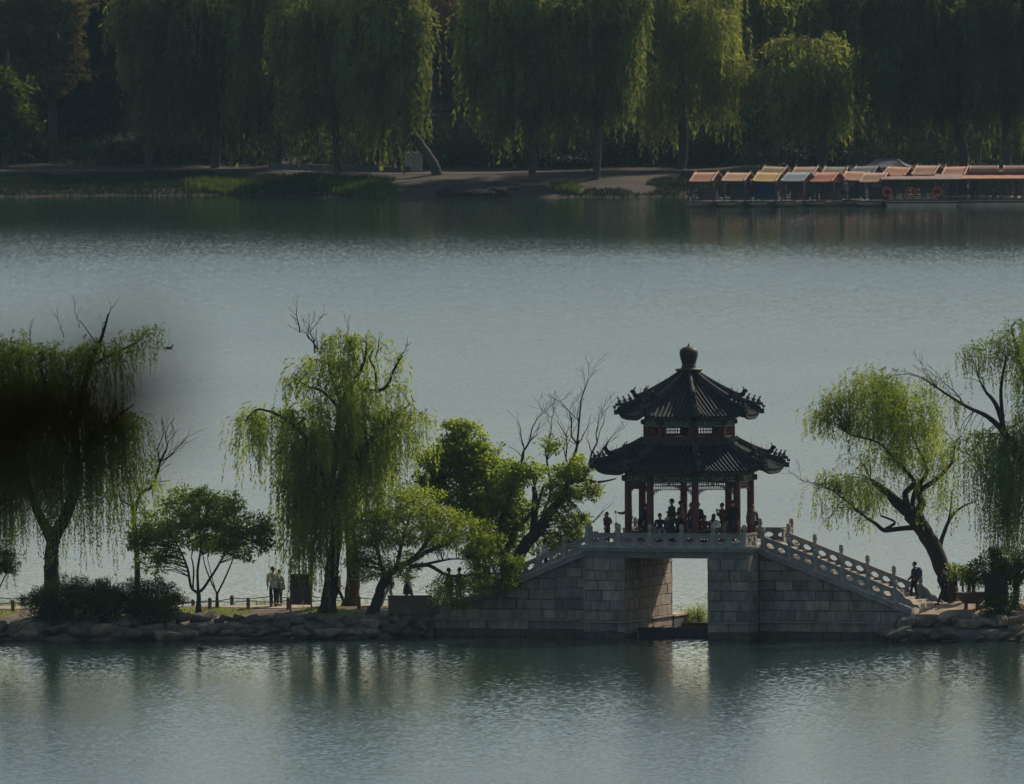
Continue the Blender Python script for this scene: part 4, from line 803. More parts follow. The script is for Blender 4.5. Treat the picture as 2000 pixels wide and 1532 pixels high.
    bush('rounded_bush', 'large shaggy dark bush at left below the tall shadowed willow', -.6, 150, 1176, 96, 46, 480, lf_dk, leafL=.16, leafW=.025)
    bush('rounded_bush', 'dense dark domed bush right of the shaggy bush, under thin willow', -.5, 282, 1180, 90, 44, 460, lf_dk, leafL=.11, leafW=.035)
    bush('purple_shrub', 'small purple-leaved shrub standing up between the two dark bushes', 1.4, 212, 1150, 34, 22, 26, lf_pu, 'shrub', per=26, clump=.16, stems=9)
    bush('leafy_shrub', 'leafy sprouting shrub against foot of the leaning right willow', -1.5, 1872, 1120, 30, 24, 26, lf_g, 'shrub', per=40, clump=.18)
    bush('dark_shrub', 'wide dark shrub at right edge hiding walkers behind potted plant', -4.0, 1962, 1112, 56, 42, 110, lf_d, 'shrub', leafL=.13, leafW=.06, base=(1968, 1205))
    bush('low_bush', 'low dark leafy mound beside boxes at the right edge', -5.2, 1962, 1185, 44, 26, 60, lf_d, 'bush')
    bush('reed_clump', 'fresh green reed clump glowing behind the bridge opening', 6.0, 1364, 1205, 24, 20, 44, lf_g, 'plant', leafL=.34, leafW=.02, per=24, clump=.3, stems=6)
near_trees()
def blades(name, n, pf, h, m, wd=.02, kind='stuff', lab=None):
    pts = pf(n); ax = rng.normal(size=(len(pts), 3)) * .28 + np.array([0, 0, 1.0]); hh = h * rng.uniform(.5, 1.3, len(pts))
    o = inst(name, leaf_mesh(name, pts, ax, hh, wd * rng.uniform(.7, 1.3, len(pts)), rng.random(len(pts)), m)); return tag(o, lab, None, None, kind)
def back_edge(n):
    X = rng.uniform(-30, XL + 1, n); Y = rng.normal(6.9, .35, n); keep = vnoise(X, Y, 1.6, 31) > -.25; X, Y = X[keep], Y[keep]
    return np.stack([X, Y, causeway_left(X, Y) - .03], 1)
blades('reeds', 7000, back_edge, .42, lf_g, .022)
def front_edge(n):
    X = rng.uniform(-26, XL - 1, n); Y = rng.uniform(.6, 3.3, n); keep = vnoise(X, Y, 1.3, 33) > .06; X, Y = X[keep], Y[keep]
    return np.stack([X, Y, causeway_left(X, Y) - .02], 1)
blades('grass', 14000, front_edge, .12, lf_g, .02)

# far bank trees --------------------------------------------------------------
FY = 800.0
def far_tree(name, label, dd, u, vb, limbs, kind, blobs, leaf, **kw):
    Y = float(ysh(P(u, vb, FY).x)) + dd
    o = dict(step=.16, leafL=.55, leafW=.17, per=44, clump=.7, dens=.85, spread=.32, stretch=.78, own_n=9, rux=1.25, twig_r=.03, bk=bark_f, group='trees on the far bank'); o.update(kw)
    B = P(u, vb, Y); vb2 = vb + (B.z - FH(B.x, B.y) + .1) * K(Y)    # stand the trunk on the bank
    if limbs: limbs = [[(u, vb2, 0, limbs[0][0][3]), *limbs[0]]] + limbs[1:]
    else: limbs = [[(u, vb2, 0, 9), (u + 4, vb2 - 70, 0, 8), (u, vb2 - 150, 0, 6), (u + 6, vb2 - 230, 0, 3)]]
    return tree(name, label, Y, (u, vb2), limbs, kind, blobs, leaf, **o)
def far_trees():
    W = 'willow'
    far_tree('olive_tree', 'olive-brown leafy tree in the top left corner with dark slanting trunk', 34, 104, 300, [[(100, 165, 0, 9), (82, 110, 0, 7), (62, 60, 0, 5), (50, 0, 0, 3)], [(82, 110, 0, 4), (120, 60, 0, 3), (130, 10, 0, 2)]], 'leafy', [(60, 40, 80, 60, 120), (100, 90, 50, 50, 70), (20, 110, 50, 50, 60), (110, 10, 44, 40, 50), (60, 150, 70, 34, 50), (20, -20, 90, 50, 60)], lf_br)
    far_tree('cypress_tree', 'black-green cypress column filling the dark gap beside olive-brown tree', 40, 178, 300, None, 'leafy', [(175, 30, 44, 110, 170), (190, 160, 60, 90, 160), (150, 230, 70, 60, 100)], lf_cy, tint=(0, .6))
    far_tree('bank_shrub_tree', 'dark shrubby tree at left edge above the sloping bank', 27, 10, 320, None, 'leafy', [(0, 190, 34, 60, 70), (20, 250, 44, 50, 60)], lf_d)
    far_tree('far_willow', 'willow with bright hanging left edge beside the dark cypress gap', 27, 290, 322, [[(292, 240, 0, 8), (286, 150, 0, 6), (300, 60, 0, 5), (310, -20, 0, 3)], [(290, 120, 0, 4), (250, 50, 0, 3), (235, 20, 0, 2)]], W, [(250, 20, 36, 40, 150, 40, 120), (300, 10, 60, 50, 240, 60, 170), (330, 80, 60, 60, 240, 60, 190), (290, 120, 50, 40, 130, 60, 140), (350, -40, 60, 40, 160, 60, 160)], fw_a)
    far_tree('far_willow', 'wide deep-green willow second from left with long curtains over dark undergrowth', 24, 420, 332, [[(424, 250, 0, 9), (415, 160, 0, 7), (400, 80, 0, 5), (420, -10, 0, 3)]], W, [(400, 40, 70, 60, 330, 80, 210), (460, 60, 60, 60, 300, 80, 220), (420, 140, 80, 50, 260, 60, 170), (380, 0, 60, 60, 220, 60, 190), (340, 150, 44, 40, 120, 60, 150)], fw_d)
    far_tree('far_willow', 'willow with yellow-lit top between wide deep-green willow and dark forked trunk', 26, 540, 330, [[(545, 250, 0, 9), (535, 160, 0, 7), (550, 70, 0, 5), (560, -20, 0, 3)]], W, [(510, 0, 60, 50, 300, 60, 180), (560, 30, 60, 50, 300, 70, 190), (520, 100, 70, 60, 320, 80, 210), (580, 130, 60, 50, 230, 70, 180), (500, 190, 60, 40, 130, 50, 130), (450, -30, 60, 40, 180, 60, 170)], fw_a)
    far_tree('far_willow', 'willow with upright dark trunk base left of the waterside reeds', 17, 660, 338, [[(659, 300, 0, 8), (652, 240, 0, 7), (640, 160, 0, 6), (630, 80, 0, 4), (640, 0, 0, 2)], [(650, 230, 0, 5), (690, 130, 0, 4), (700, 60, 0, 2)]], W, [(620, 40, 60, 60, 300, 80, 220), (680, 60, 60, 60, 300, 80, 220), (630, 150, 70, 50, 260, 60, 170), (600, 190, 44, 34, 130, 50, 130), (690, 180, 50, 50, 190, 60, 150), (620, -40, 70, 40, 200, 60, 200)], fw_a)
    far_tree('far_willow', 'willow whose dark trunk leans left over the sunlit sandy bank', 16, 856, 345, [[(846, 320, 0, 10), (826, 290, 0, 9), (806, 262, 0, 8), (790, 236, 0, 7), (770, 190, 0, 6), (746, 150, 0, 5), (715, 105, 0, 4), (690, 92, 0, 2)], [(780, 215, 0, 5), (776, 120, 0, 4), (790, 40, 0, 2)]], W, [(740, 40, 60, 60, 330, 80, 200), (790, 50, 40, 60, 240, 80, 220), (770, 130, 60, 50, 240, 60, 180), (720, 150, 50, 50, 200, 60, 160), (800, 210, 24, 30, 60, 40, 110), (740, 250, 40, 30, 60, 40, 90), (760, -50, 70, 40, 200, 60, 200)], fw_a)
    far_tree('bare_tree', 'reddish-brown leafless tree in the dark gap between weeping willows', 34, 888, 300, [[(890, 240, 0, 9), (884, 190, 0, 7), (872, 130, 0, 5), (870, 60, 0, 4), (876, 0, 0, 2)], [(884, 190, 0, 5), (850, 150, 0, 3), (830, 120, 0, 2)], [(878, 160, 0, 4), (910, 100, 0, 3), (915, 40, 0, 2)]], 'leafy', [(850, 60, 50, 60, 60), (890, 20, 50, 50, 60), (880, 130, 60, 60, 60), (860, 190, 40, 30, 30)], fl_r, per=26, leafL=.22, leafW=.04, bare=[(872, 130, 0, -40, -90, 3, 2), (870, 60, 0, 20, -80, 3, 2), (884, 190, 0, -50, -30, 3, 2), (884, 190, 0, 40, -80, 3, 2), (880, 210, 0, -30, -60, 2.4, 2)])
    far_tree('far_willow', 'willow with straight trunk above the lit path, middle of far bank', 12, 1040, 340, [[(1040, 300, 0, 8), (1036, 230, 0, 7), (1030, 150, 0, 6), (1020, 60, 0, 4), (1030, -20, 0, 2)], [(1035, 220, 0, 5), (1090, 130, 0, 4), (1110, 60, 0, 2)], [(1035, 200, 0, 4), (980, 120, 0, 3), (960, 50, 0, 2)]], W, [(970, 40, 50, 50, 260, 80, 220), (1030, 20, 60, 60, 320, 80, 220), (1000, 130, 60, 50, 260, 70, 190), (1070, 120, 60, 60, 270, 60, 190), (1010, 200, 60, 34, 150, 50, 110), (950, 110, 34, 50, 130, 50, 150), (960, -40, 60, 40, 180, 60, 200)], fw_a)
    far_tree('far_willow', 'willow with drooping sunlit lower tassels left of the pale rounded willow', 11, 1165, 338, [[(1168, 250, 0, 8), (1160, 160, 0, 6), (1150, 70, 0, 4), (1160, -20, 0, 2)]], W, [(1130, 30, 60, 60, 310, 80, 210), (1190, 40, 50, 60, 270, 80, 220), (1160, 120, 60, 50, 260, 60, 170), (1180, 175, 44, 30, 200, 30, 100), (1120, 160, 50, 34, 120, 40, 110), (1200, -30, 60, 40, 180, 60, 190)], fw_a)
    far_tree('far_willow', 'pale full rounded willow standing out bright right of the frame centre', 24, 1330, 336, [[(1335, 260, 0, 10), (1328, 180, 0, 8), (1330, 90, 0, 6), (1335, 10, 0, 3)], [(1330, 170, 0, 5), (1400, 130, 0, 4), (1440, 120, 0, 2)], [(1330, 150, 0, 5), (1270, 110, 0, 4)]], W, [(1310, 10, 60, 40, 360, 40, 130), (1360, 40, 60, 50, 360, 40, 150), (1290, 100, 60, 60, 340, 50, 160), (1370, 110, 70, 50, 360, 40, 140), (1430, 140, 44, 36, 230, 30, 110), (1300, 190, 50, 40, 210, 40, 120), (1390, 185, 60, 34, 210, 30, 100), (1350, -40, 70, 40, 240, 40, 140), (1290, 235, 30, 20, 70, 30, 90)], fw_b, leafW=.085)
    far_tree('far_willow', 'high yellowish willow crown behind the top of the pale rounded willow', 42, 1500, 320, None, W, [(1480, -10, 80, 50, 360, 40, 150), (1560, 10, 70, 50, 330, 40, 150), (1620, 30, 60, 50, 280, 40, 140), (1500, 60, 60, 40, 190, 40, 120), (1440, -30, 60, 40, 200, 40, 140)], fw_b)
    far_tree('far_willow', 'rounded sunlit willow hanging directly above the moored boats', 26, 1605, 330, [[(1608, 250, 0, 9), (1600, 180, 0, 7), (1605, 110, 0, 5), (1600, 80, 0, 3)]], W, [(1600, 110, 60, 40, 380, 30, 120), (1640, 150, 50, 44, 300, 30, 120), (1560, 150, 50, 50, 280, 40, 130), (1600, 190, 70, 40, 260, 30, 100), (1660, 130, 34, 40, 150, 30, 130), (1560, 215, 44, 24, 110, 20, 80)], fw_b)
    far_tree('thin_brown_tree', 'thin brownish half-leafed tree in the gap between the two sunlit willows', 36, 1502, 320, [[(1502, 240, 0, 5), (1500, 170, 0, 4), (1504, 100, 0, 2)]], 'leafy', [(1500, 130, 34, 50, 40), (1510, 220, 40, 40, 40)], lf_br, per=22, leafL=.22, bare=[(1500, 170, 0, -30, -60, 2, 2), (1502, 150, 0, 30, -70, 2, 2)])
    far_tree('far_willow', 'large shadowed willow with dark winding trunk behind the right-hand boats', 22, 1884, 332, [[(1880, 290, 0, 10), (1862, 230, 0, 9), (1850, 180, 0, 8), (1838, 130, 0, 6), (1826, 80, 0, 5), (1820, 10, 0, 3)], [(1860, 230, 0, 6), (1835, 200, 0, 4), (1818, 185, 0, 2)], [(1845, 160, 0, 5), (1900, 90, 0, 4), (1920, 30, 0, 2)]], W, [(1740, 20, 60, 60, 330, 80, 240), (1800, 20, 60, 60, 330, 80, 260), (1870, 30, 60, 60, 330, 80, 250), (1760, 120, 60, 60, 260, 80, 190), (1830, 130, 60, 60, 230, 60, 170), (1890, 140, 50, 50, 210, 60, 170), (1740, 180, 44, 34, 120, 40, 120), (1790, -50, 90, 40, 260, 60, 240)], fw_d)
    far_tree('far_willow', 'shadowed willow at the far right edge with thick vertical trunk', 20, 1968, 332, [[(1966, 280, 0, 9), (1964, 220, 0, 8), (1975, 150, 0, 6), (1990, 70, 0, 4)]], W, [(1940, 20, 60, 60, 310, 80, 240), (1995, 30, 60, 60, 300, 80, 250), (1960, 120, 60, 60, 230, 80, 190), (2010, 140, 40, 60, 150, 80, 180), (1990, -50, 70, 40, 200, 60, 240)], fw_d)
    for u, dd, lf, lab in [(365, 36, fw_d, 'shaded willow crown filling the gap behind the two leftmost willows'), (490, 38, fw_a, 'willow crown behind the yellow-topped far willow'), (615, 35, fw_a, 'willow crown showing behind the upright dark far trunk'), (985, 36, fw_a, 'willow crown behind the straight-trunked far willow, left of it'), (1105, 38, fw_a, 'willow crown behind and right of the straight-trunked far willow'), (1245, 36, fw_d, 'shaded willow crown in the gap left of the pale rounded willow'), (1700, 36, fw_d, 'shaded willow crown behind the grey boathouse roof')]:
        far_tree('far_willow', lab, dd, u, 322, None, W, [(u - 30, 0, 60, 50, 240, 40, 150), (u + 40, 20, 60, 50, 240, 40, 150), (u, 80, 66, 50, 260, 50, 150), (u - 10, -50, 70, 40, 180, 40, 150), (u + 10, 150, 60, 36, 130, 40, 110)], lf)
    for i, (u, rv, lab) in enumerate([(60, 110, 'dim evergreen at back left behind olive-brown tree'), (240, 120, 'dim evergreen behind the left willow curtains'), (380, 130, 'dim evergreen in the shade behind wide deep-green willow'), (560, 130, 'dim evergreen behind the yellow-topped willow'), (720, 120, 'dim evergreen behind the leaning far trunk'), (950, 130, 'dim evergreen behind the leafless reddish tree'), (1110, 120, 'dim evergreen behind the straight-trunked willow'), (1250, 130, 'dim evergreen left behind pale rounded willow'), (1430, 130, 'dim evergreen right behind pale rounded willow'), (1700, 130, 'dim evergreen above the grey boathouse roof'), (1800, 120, 'dim evergreen behind the shadowed winding willow'), (1950, 130, 'dim evergreen behind the far right edge willow')]):
        far_tree('evergreen_tree', lab, 62 + (i % 3) * 6, u, 210, [[(u, 160, 0, 9), (u, 60, 0, 6), (u, -40, 0, 3)]], 'leafy', [(u, 60, 95, rv, 150), (u + 20, -40, 90, 60, 60), (u - 10, 150, 85, 60, 80)], lf_cy if i % 2 else lf_d, tint=(0, .7), leafL=.42, leafW=.2, per=40, clump=1.0)
far_trees()
# dark undergrowth and the wood behind, which read as one mass
def wood_pts(n):
    X = rng.uniform(-60, 60, n); d = rng.uniform(84, 110, n); Y = np.array(ysh(X)) + d; Z = far_h(X, Y) + rng.uniform(0, 1, n) ** .8 * 22; return np.stack([X, Y, Z], 1)
p = wood_pts(60000); tag(inst('wood', leaf_mesh('wood', p, rng.normal(size=p.shape) - np.array([0, 0, .3]), .9 * rng.uniform(.6, 1.4, len(p)), .5, rng.random(len(p)) * .7, lf_cy)), kind='stuff')
def under_pts(n):
    X = rng.uniform(-50, 50, n); d = rng.uniform(27, 60, n); Y = np.array(ysh(X)) + d; k_ = vnoise(X, Y, .35, 41) > -.3; X, Y = X[k_], Y[k_]; return np.stack([X, Y, far_h(X, Y) + rng.random(len(X)) ** 1.5 * 1.6], 1)
p = under_pts(130000); tag(inst('undergrowth', leaf_mesh('undergrowth', p, rng.normal(size=p.shape) + np.array([0, 0, .5]), .34 * rng.uniform(.6, 1.4, len(p)), .16, rng.random(len(p)), lf_cy)), kind='stuff')
def bank_grass(n):
    X = rng.uniform(-50, 50, n); d = rng.uniform(-2, 14, n); Y = np.array(ysh(X)) + d; s = np.where(far_h(X, Y) > .0, vnoise(X, Y, .5, 43), -9); lim = np.where(X < -13, -1.3, np.where(X < 6, .15, np.where(X < 14, .0, -.6))); k_ = s > lim; X, Y = X[k_], Y[k_]; return np.stack([X, Y, far_h(X, Y) - .05], 1)
blades('bank_grass', 70000, bank_grass, .36, lf_cy, .09)
def bright_reeds(n):
    out = []
    for u, du, d0, d1 in ((430, 75, 1, 7), (690, 70, 1, 9), (740, 34, 0, 8), (1105, 26, 2, 6)):
        m = n // 4; x0 = P(u, 380, 785).x; X = x0 + np.clip(rng.normal(0, .5, m), -1, 1) * du / 24; Y = np.array(ysh(X)) + rng.uniform(d0, d1, m); out.append(np.stack([X, Y, far_h(X, Y) - .05], 1))
    return np.concatenate(out)
blades('waterside_reeds', 8000, bright_reeds, .6, lf_d, .06)
# ---------------------------------------------------------------- shore rocks
rockm = [mat('shore_rock', c, .92, .55, 1.6, 1.0, 7, wet=True) for c in ((.14, .118, .09), (.10, .09, .074), (.18, .142, .10))]
def rock_mesh(seed):
    rd = random.Random(seed); bm = bmesh.new()
    for _ in range(20): bm.verts.new((rd.uniform(-1, 1), rd.uniform(-.8, .8), rd.uniform(-.6, .6) ))
    bmesh.ops.convex_hull(bm, input=bm.verts); 
    for v in [v for v in bm.verts if not v.link_faces]: bm.verts.remove(v)
    bmesh.ops.bevel(bm, geom=bm.edges[:], offset=.05, segments=1, affect='EDGES', clamp_overlap=True)
    bmesh.ops.triangulate(bm, faces=bm.faces[:]); bmesh.ops.subdivide_edges(bm, edges=bm.edges[:], cuts=1, use_grid_fill=True)
    for v in bm.verts: v.co += Vector((rd.gauss(0, .018), rd.gauss(0, .018), rd.gauss(0, .018)))
    me = bpy.data.meshes.new('rock'); bm.to_mesh(me); bm.free(); me.materials.append(rockm[seed % 3]); return me
RK = [rock_mesh(i) for i in range(14)]
def rocks(us, vr, sz, Yf, label, group, seed):
    rd = random.Random(seed); u = us[0]
    while u < us[1]:
        w_ = rd.uniform(*sz); v = rd.uniform(*vr); p = P(u, v, Yf(u, v))
        o = inst('shore_rock', RK[rd.randrange(14)], None, p, rd.uniform(-.5, .5) + rd.choice((0, 3.14)), (w_ * rd.uniform(.8, 1.15), w_ * .75, w_ * rd.uniform(.5, .85)))
        o.rotation_euler.x = rd.uniform(-.25, .25); o.rotation_euler.y = rd.uniform(-.2, .2); tag(o, label, 'rock', group); u += w_ * 44 * rd.uniform(.85, 1.35)
def yl(u, v): x = (u - 1000) / 44; return float(yfront(np.array([x]))[0]) + (1246 - v) / 44 * 1.0
def yr(u, v): x = (u - 1000) / 44; return -6.6 - .20 * (x - 17) + (1258 - v) / 44 * 1.1
rocks((-10, 822), (1230, 1242), (.35, 1.0), yl, 'angular grey stone at the waterline along the left causeway', 'waterline stones of the left causeway', 1)
rocks((0, 815), (1216, 1230), (.35, .9), yl, 'broad grey boulder in the middle course of the left stone bank', 'middle boulders of the left bank', 2)
rocks((60, 805), (1202, 1216), (.28, .65), yl, 'flat pale stone along the top of the left stone bank', 'top stones of the left bank', 3)
rocks((1748, 2010), (1246, 1262), (.5, .95), yr, 'dark angular stone at the waterline right of the bridge', 'waterline stones right of the bridge', 4)
rocks((1752, 2010), (1226, 1242), (.5, .9), yr, 'brown boulder in the middle of the right stone bank', 'middle boulders of the right bank', 5)
rocks((1770, 2010), (1207, 1220), (.45, .8), yr, 'flat brown stone at the top of the right stone bank', 'top stones of the right bank', 6)
for i, (u, v, s, lab) in enumerate([(792, 1200, .75, 'tilted pale slab leaning against the left foot of the bridge'), (815, 1236, .6, 'sunlit round stone where left bank meets the bridge wall'), (1748, 1232, .9, 'large grey boulder against right end of the bridge wall')]):
    o = inst('shore_rock', RK[i + 3], None, P(u, v, yl(u, v) + 1 if u < 1000 else -5.5), .3 * i, (s, s * .7, s * .6)); tag(o, lab, 'rock')
# ---------------------------------------------------------------- rope fence, sign, blocks, planter
wood = mat('weathered_wood', (.16, .105, .06), .9, .3, 4, .3, 20, stretch=(4, 4, .6)); rope_m = mat('grey_rope', (.10, .095, .085), .95, .2, 12)
def fence(us, yv, label):
    pts = [P(u, 1180, yv) for u in us]
    for p in pts: p.z = float(causeway_left(np.array([p.x]), np.array([p.y]))[0]) - .05
    r = empty('rope_fence', pts[0], 0, label, 'fence'); b = MB(); b.lathe([(.085, -.25), (.085, .52), (.07, .57), (.03, .59)], 10); me = b.mesh('fence_post', wood)
    for p in pts: inst('fence_post', me, r, p - pts[0])
    for a, c in zip(pts, pts[1:]):
        for h, sg in ((.46, .07), ):
            q = MB(); q.tube([a - pts[0] + (c - a) * t + Vector((0, 0, h - sg * 4 * t * (1 - t))) for t in np.linspace(0, 1, 9)], .022, 6); q.build('rope', rope_m, r)
fence([-60, 25, 100, 176, 254, 332, 410, 485, 563, 640, 701], 2.7, 'low wooden-post rope fence on the near side of the path')
fence([-90, -10, 74, 148, 224, 300, 377, 453, 530, 606, 690, 781, 850], 6.2, 'low wooden-post rope fence on the lake side of the path')
sg = empty('signboard', P(588, 1190, 1.9), 0, 'dark reddish-brown signboard on two thin posts under hanging willow strands', 'sign'); sg.location.z = float(causeway_left(np.array([sg.location.x]), np.array([1.9]))[0])
sb_ = MB(); sb_.box((0, 0, 1.02), (.80, .05, 1.30)); 
for zz in (.36, 1.68): sb_.box((0, -.032, zz), (.84, .03, .05), m=1)
for xx in (-.41, .41): sb_.box((xx, -.03, 1.02), (.05, .034, 1.27), m=1)
sb_.build('board', [mat('brown_sign_panel', (.075, .035, .035), .5, .15, 3), wood], sg)
for s in (-1, 1): q = MB(); q.lathe([(.035, -.3), (.035, 2.25), (.02, 2.28)], 8, (s * .46, 0, 0)); q.build('post', wood, sg)
bk_ = MB(); bk_.ext([(-1.0, 0, -.35), (1.25, 0, -.35), (1.25, 0, .28), (.9, 0, .40), (-1.0, 0, .40)], (0, .45, 0)); bk_.ext([(-1.04, -.03, .402), (.95, -.03, .402), (.95, -.03, .46), (-1.04, -.03, .46)], (0, .51, 0))
tag(bk_.build('stone_block_wall', mat('tan_stone', (.12, .085, .058), .9, .3, 3, .3, 14), None, P(802, 1184, 1.2)), 'low tan stone wall at the left foot of the bridge stairs', 'low wall')
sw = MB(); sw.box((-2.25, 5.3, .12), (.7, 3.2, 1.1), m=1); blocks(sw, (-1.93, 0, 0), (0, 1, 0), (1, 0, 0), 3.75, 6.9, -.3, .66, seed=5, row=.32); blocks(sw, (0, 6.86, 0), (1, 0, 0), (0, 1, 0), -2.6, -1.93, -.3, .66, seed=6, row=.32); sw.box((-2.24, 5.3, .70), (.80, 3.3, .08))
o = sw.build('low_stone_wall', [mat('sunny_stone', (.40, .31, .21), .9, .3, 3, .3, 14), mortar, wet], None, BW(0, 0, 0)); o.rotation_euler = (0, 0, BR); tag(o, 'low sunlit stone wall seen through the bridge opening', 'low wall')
bm_ = MB(); bm_.box((0, 0, .28), (2 * HO - .06, .22, .26)); bm_.box((0, .02, -.06), (2 * HO - .06, .16, .4)); 
for s in (-1.2, 0, 1.2): bm_.box((s, -.13, .2), (.10, .05, .5))
o = bm_.build('timber_boom', mat('wet_timber', (.035, .035, .036), .7, .3, 3), None, BW(0, -1.6, 0)); o.rotation_euler = (0, 0, BR); tag(o, 'dark timber boom across the water in the bridge opening', 'boom')
gm = MB(); gm.ext([(-3.4, -.6, -1.4), (3.4, -.6, -1.4), (3.2, -.3, .34), (-3.2, -.3, .34)], (0, 3, 0)); o = gm.build('sill_bank', soil, None, BW(0, 5.2, 0)); o.rotation_euler = (0, 0, BR); tag(o, kind='structure')
pt = empty('potted_plant', P(1898, 1190, -3.6), 0, 'wide stone basin on short legs holding a leafy shrub beside right path', 'planter'); pt.location.z = 1.34; pt.scale = (.86, .86, .74)
b = MB(); b.lathe([(.30, .22), (.52, .30), (.70, .50), (.78, .78), (.84, .82), (.84, .90), (.74, .90), (.70, .82), (.1, .80)], 18)
b.build('basin', mat('dark_stone_basin', (.10, .075, .06), .8, .3, 5, .3, 14), pt)
for k in range(4): q = MB(); q.lathe([(.10, -.1), (.08, .12), (.12, .28)], 8, (.42 * math.cos(.8 + k * 1.57), .42 * math.sin(.8 + k * 1.57), 0)); q.build('leg', bpy.data.materials['dark_stone_basin'], pt)
c = []; sb2 = MB()
for k in range(16):
    a = random.uniform(0, 6.28); rr = random.uniform(.3, 1.1); h = random.uniform(1.5, 2.3); tip = Vector((rr * math.cos(a), rr * math.sin(a) * .7, h)); sb2.tube([(.2 * math.cos(a), .2 * math.sin(a), .8), (rr * .45 * math.cos(a), rr * .3 * math.sin(a), .8 + h * .3), tip], [.018, .014, .006], 5)
    for _ in range(60): c.append(tip + Vector((random.gauss(0, .22), random.gauss(0, .22), random.gauss(-.05, .2))))
sb2.build('stems', bark, pt); c = np.array([tuple(x) for x in c]); inst('foliage', leaf_mesh('foliage', c, rng.normal(size=c.shape), .16 * rng.uniform(.6, 1.3, len(c)), .07, rng.random(len(c)), lf_d), pt)
kb = empty('notice_box', P(1944, 1198, -4.6), 0, 'dark rectangular cabinet half hidden by shrubs at right edge', 'cabinet'); kb.location.z = 1.4
b = MB(); b.box((0, 0, .72), (.95, .55, 1.36)); b.box((0, 0, 1.43), (1.05, .64, .06)); b.box((0, 0, .02), (.9, .5, .06)); b.build('body', mat('dark_green_metal', (.008, .010, .009), .6, .2), kb)
for s in (-1, 1): b = MB(); b.box((s * .23, -.285, .74), (.43, .025, 1.2)); b.box((s * .05, -.305, .74), (.02, .02, .14)); b.build('door', bpy.data.materials['dark_green_metal'], kb)
# birds on the water
def bird(p, s, rz, label):
    ch = {'a': (Vector((0, 0, .05)), (.11, .09), None), 'b': (Vector((-.16, 0, .07)), (.07, .05), 'a'), 't': (Vector((-.27, 0, .10)), (.02, .012), 'b'), 'c': (Vector((.13, 0, .07)), (.075, .075), 'a'), 'n': (Vector((.19, 0, .17)), (.035, .035), 'c'), 'h': (Vector((.21, 0, .24)), (.045, .045), 'n'), 'k': (Vector((.31, 0, .235)), (.012, .012), 'h')}
    me = skin_mesh('duck', ch, [mat('dark_feathers', (.04, .035, .03), .7, .4, 10)], sub=2); o = inst('duck', me, None, p, rz, (s,) * 3); tag(o, label, 'duck')
bird(G(330, 682), 1.1, .3, 'small dark duck swimming alone on the open lake'); bird(G(391, 1268), .9, 2.2, 'small dark duck in the water before the left bank')

# ---------------------------------------------------------------- far bank things
cab = empty('utility_cabinet', P(808, 322, FY - 20), 0, 'pale grey utility cabinet behind the leaning far willow trunk', 'cabinet')
cab.location.y = float(ysh(cab.location.x)) + 23; cab.location = P(808, 325, cab.location.y); cab.location.z = FH(cab.location.x, cab.location.y)
gm_ = mat('pale_painted_metal', (.30, .33, .33), .5, .12, 2); b = MB(); b.box((0, 0, .85), (1.45, .7, 1.55)); b.box((0, 0, 1.65), (1.55, .8, .07)); b.box((0, 0, .05), (1.4, .66, .1)); b.build('body', gm_, cab)
for s in (-1, 1): b = MB(); b.box((s * .35, -.362, .86), (.66, .025, 1.4)); b.box((s * .07, -.385, .9), (.03, .03, .2)); b.build('door', gm_, cab)
tw = MB(); x0, x1 = P(150, 225, 840).x, P(1010, 225, 840).x; xs2 = np.linspace(x0, x1, 90)
tw.strip([Vector((x, float(ysh(x)) + 57.5, FH(x, float(ysh(x)) + 57.5) - .25)) for x in xs2], .9, .75); tw.strip([Vector((x, float(ysh(x)) + 57.5, FH(x, float(ysh(x)) + 57.5) + .502)) for x in xs2], 1.05, .10)
tag(tw.build('terrace_wall', mat('pale_wall_stone', (.46, .42, .37), .9, .25, .8, .3, 4)), 'low pale stone wall along the terrace above the far bank', 'low wall')
kb2 = MB(); x0, x1 = P(525, 320, 812).x, P(800, 320, 812).x
kb2.strip([Vector((x, float(ysh(x)) + 22.5, FH(x, float(ysh(x)) + 22.5) - .2)) for x in np.linspace(x0, x1, 40)], .4, .65); kb2.strip([Vector((x, float(ysh(x)) + 22.5, FH(x, float(ysh(x)) + 22.5) + .452)) for x in np.linspace(x0, x1, 40)], .5, .07)
tag(kb2.build('path_kerb_wall', mat('grey_wall_stone', (.08, .08, .076), .9, .25, .8)), 'low grey wall behind the path beside the utility cabinet', 'low wall')
for i, (u, v, s) in enumerate([(940, 378, 1.1), (905, 386, .8), (975, 374, .9), (1000, 388, .7), (780, 384, .6), (1080, 386, .7)]):
    p = P(u, v, 790); p.y = float(ysh(p.x)) + 1.2 + i * .9; p = P(u, v, p.y); p.z = FH(p.x, p.y) + .05; o = inst('bank_stone', RK[i], None, p, .4 * i, (s * 1.5, s, s * .45)); tag(o, ['flat pale stone lying lowest on the sandy far bank', 'small pale stone left of the flat one at the far waterline', 'pale stone right of the flat one on sandy far bank', 'small stone at the far waterline below straight willow', 'small stone at the far waterline below leaning willow', 'small stone at the far waterline left of green tuft'][i], 'rock')
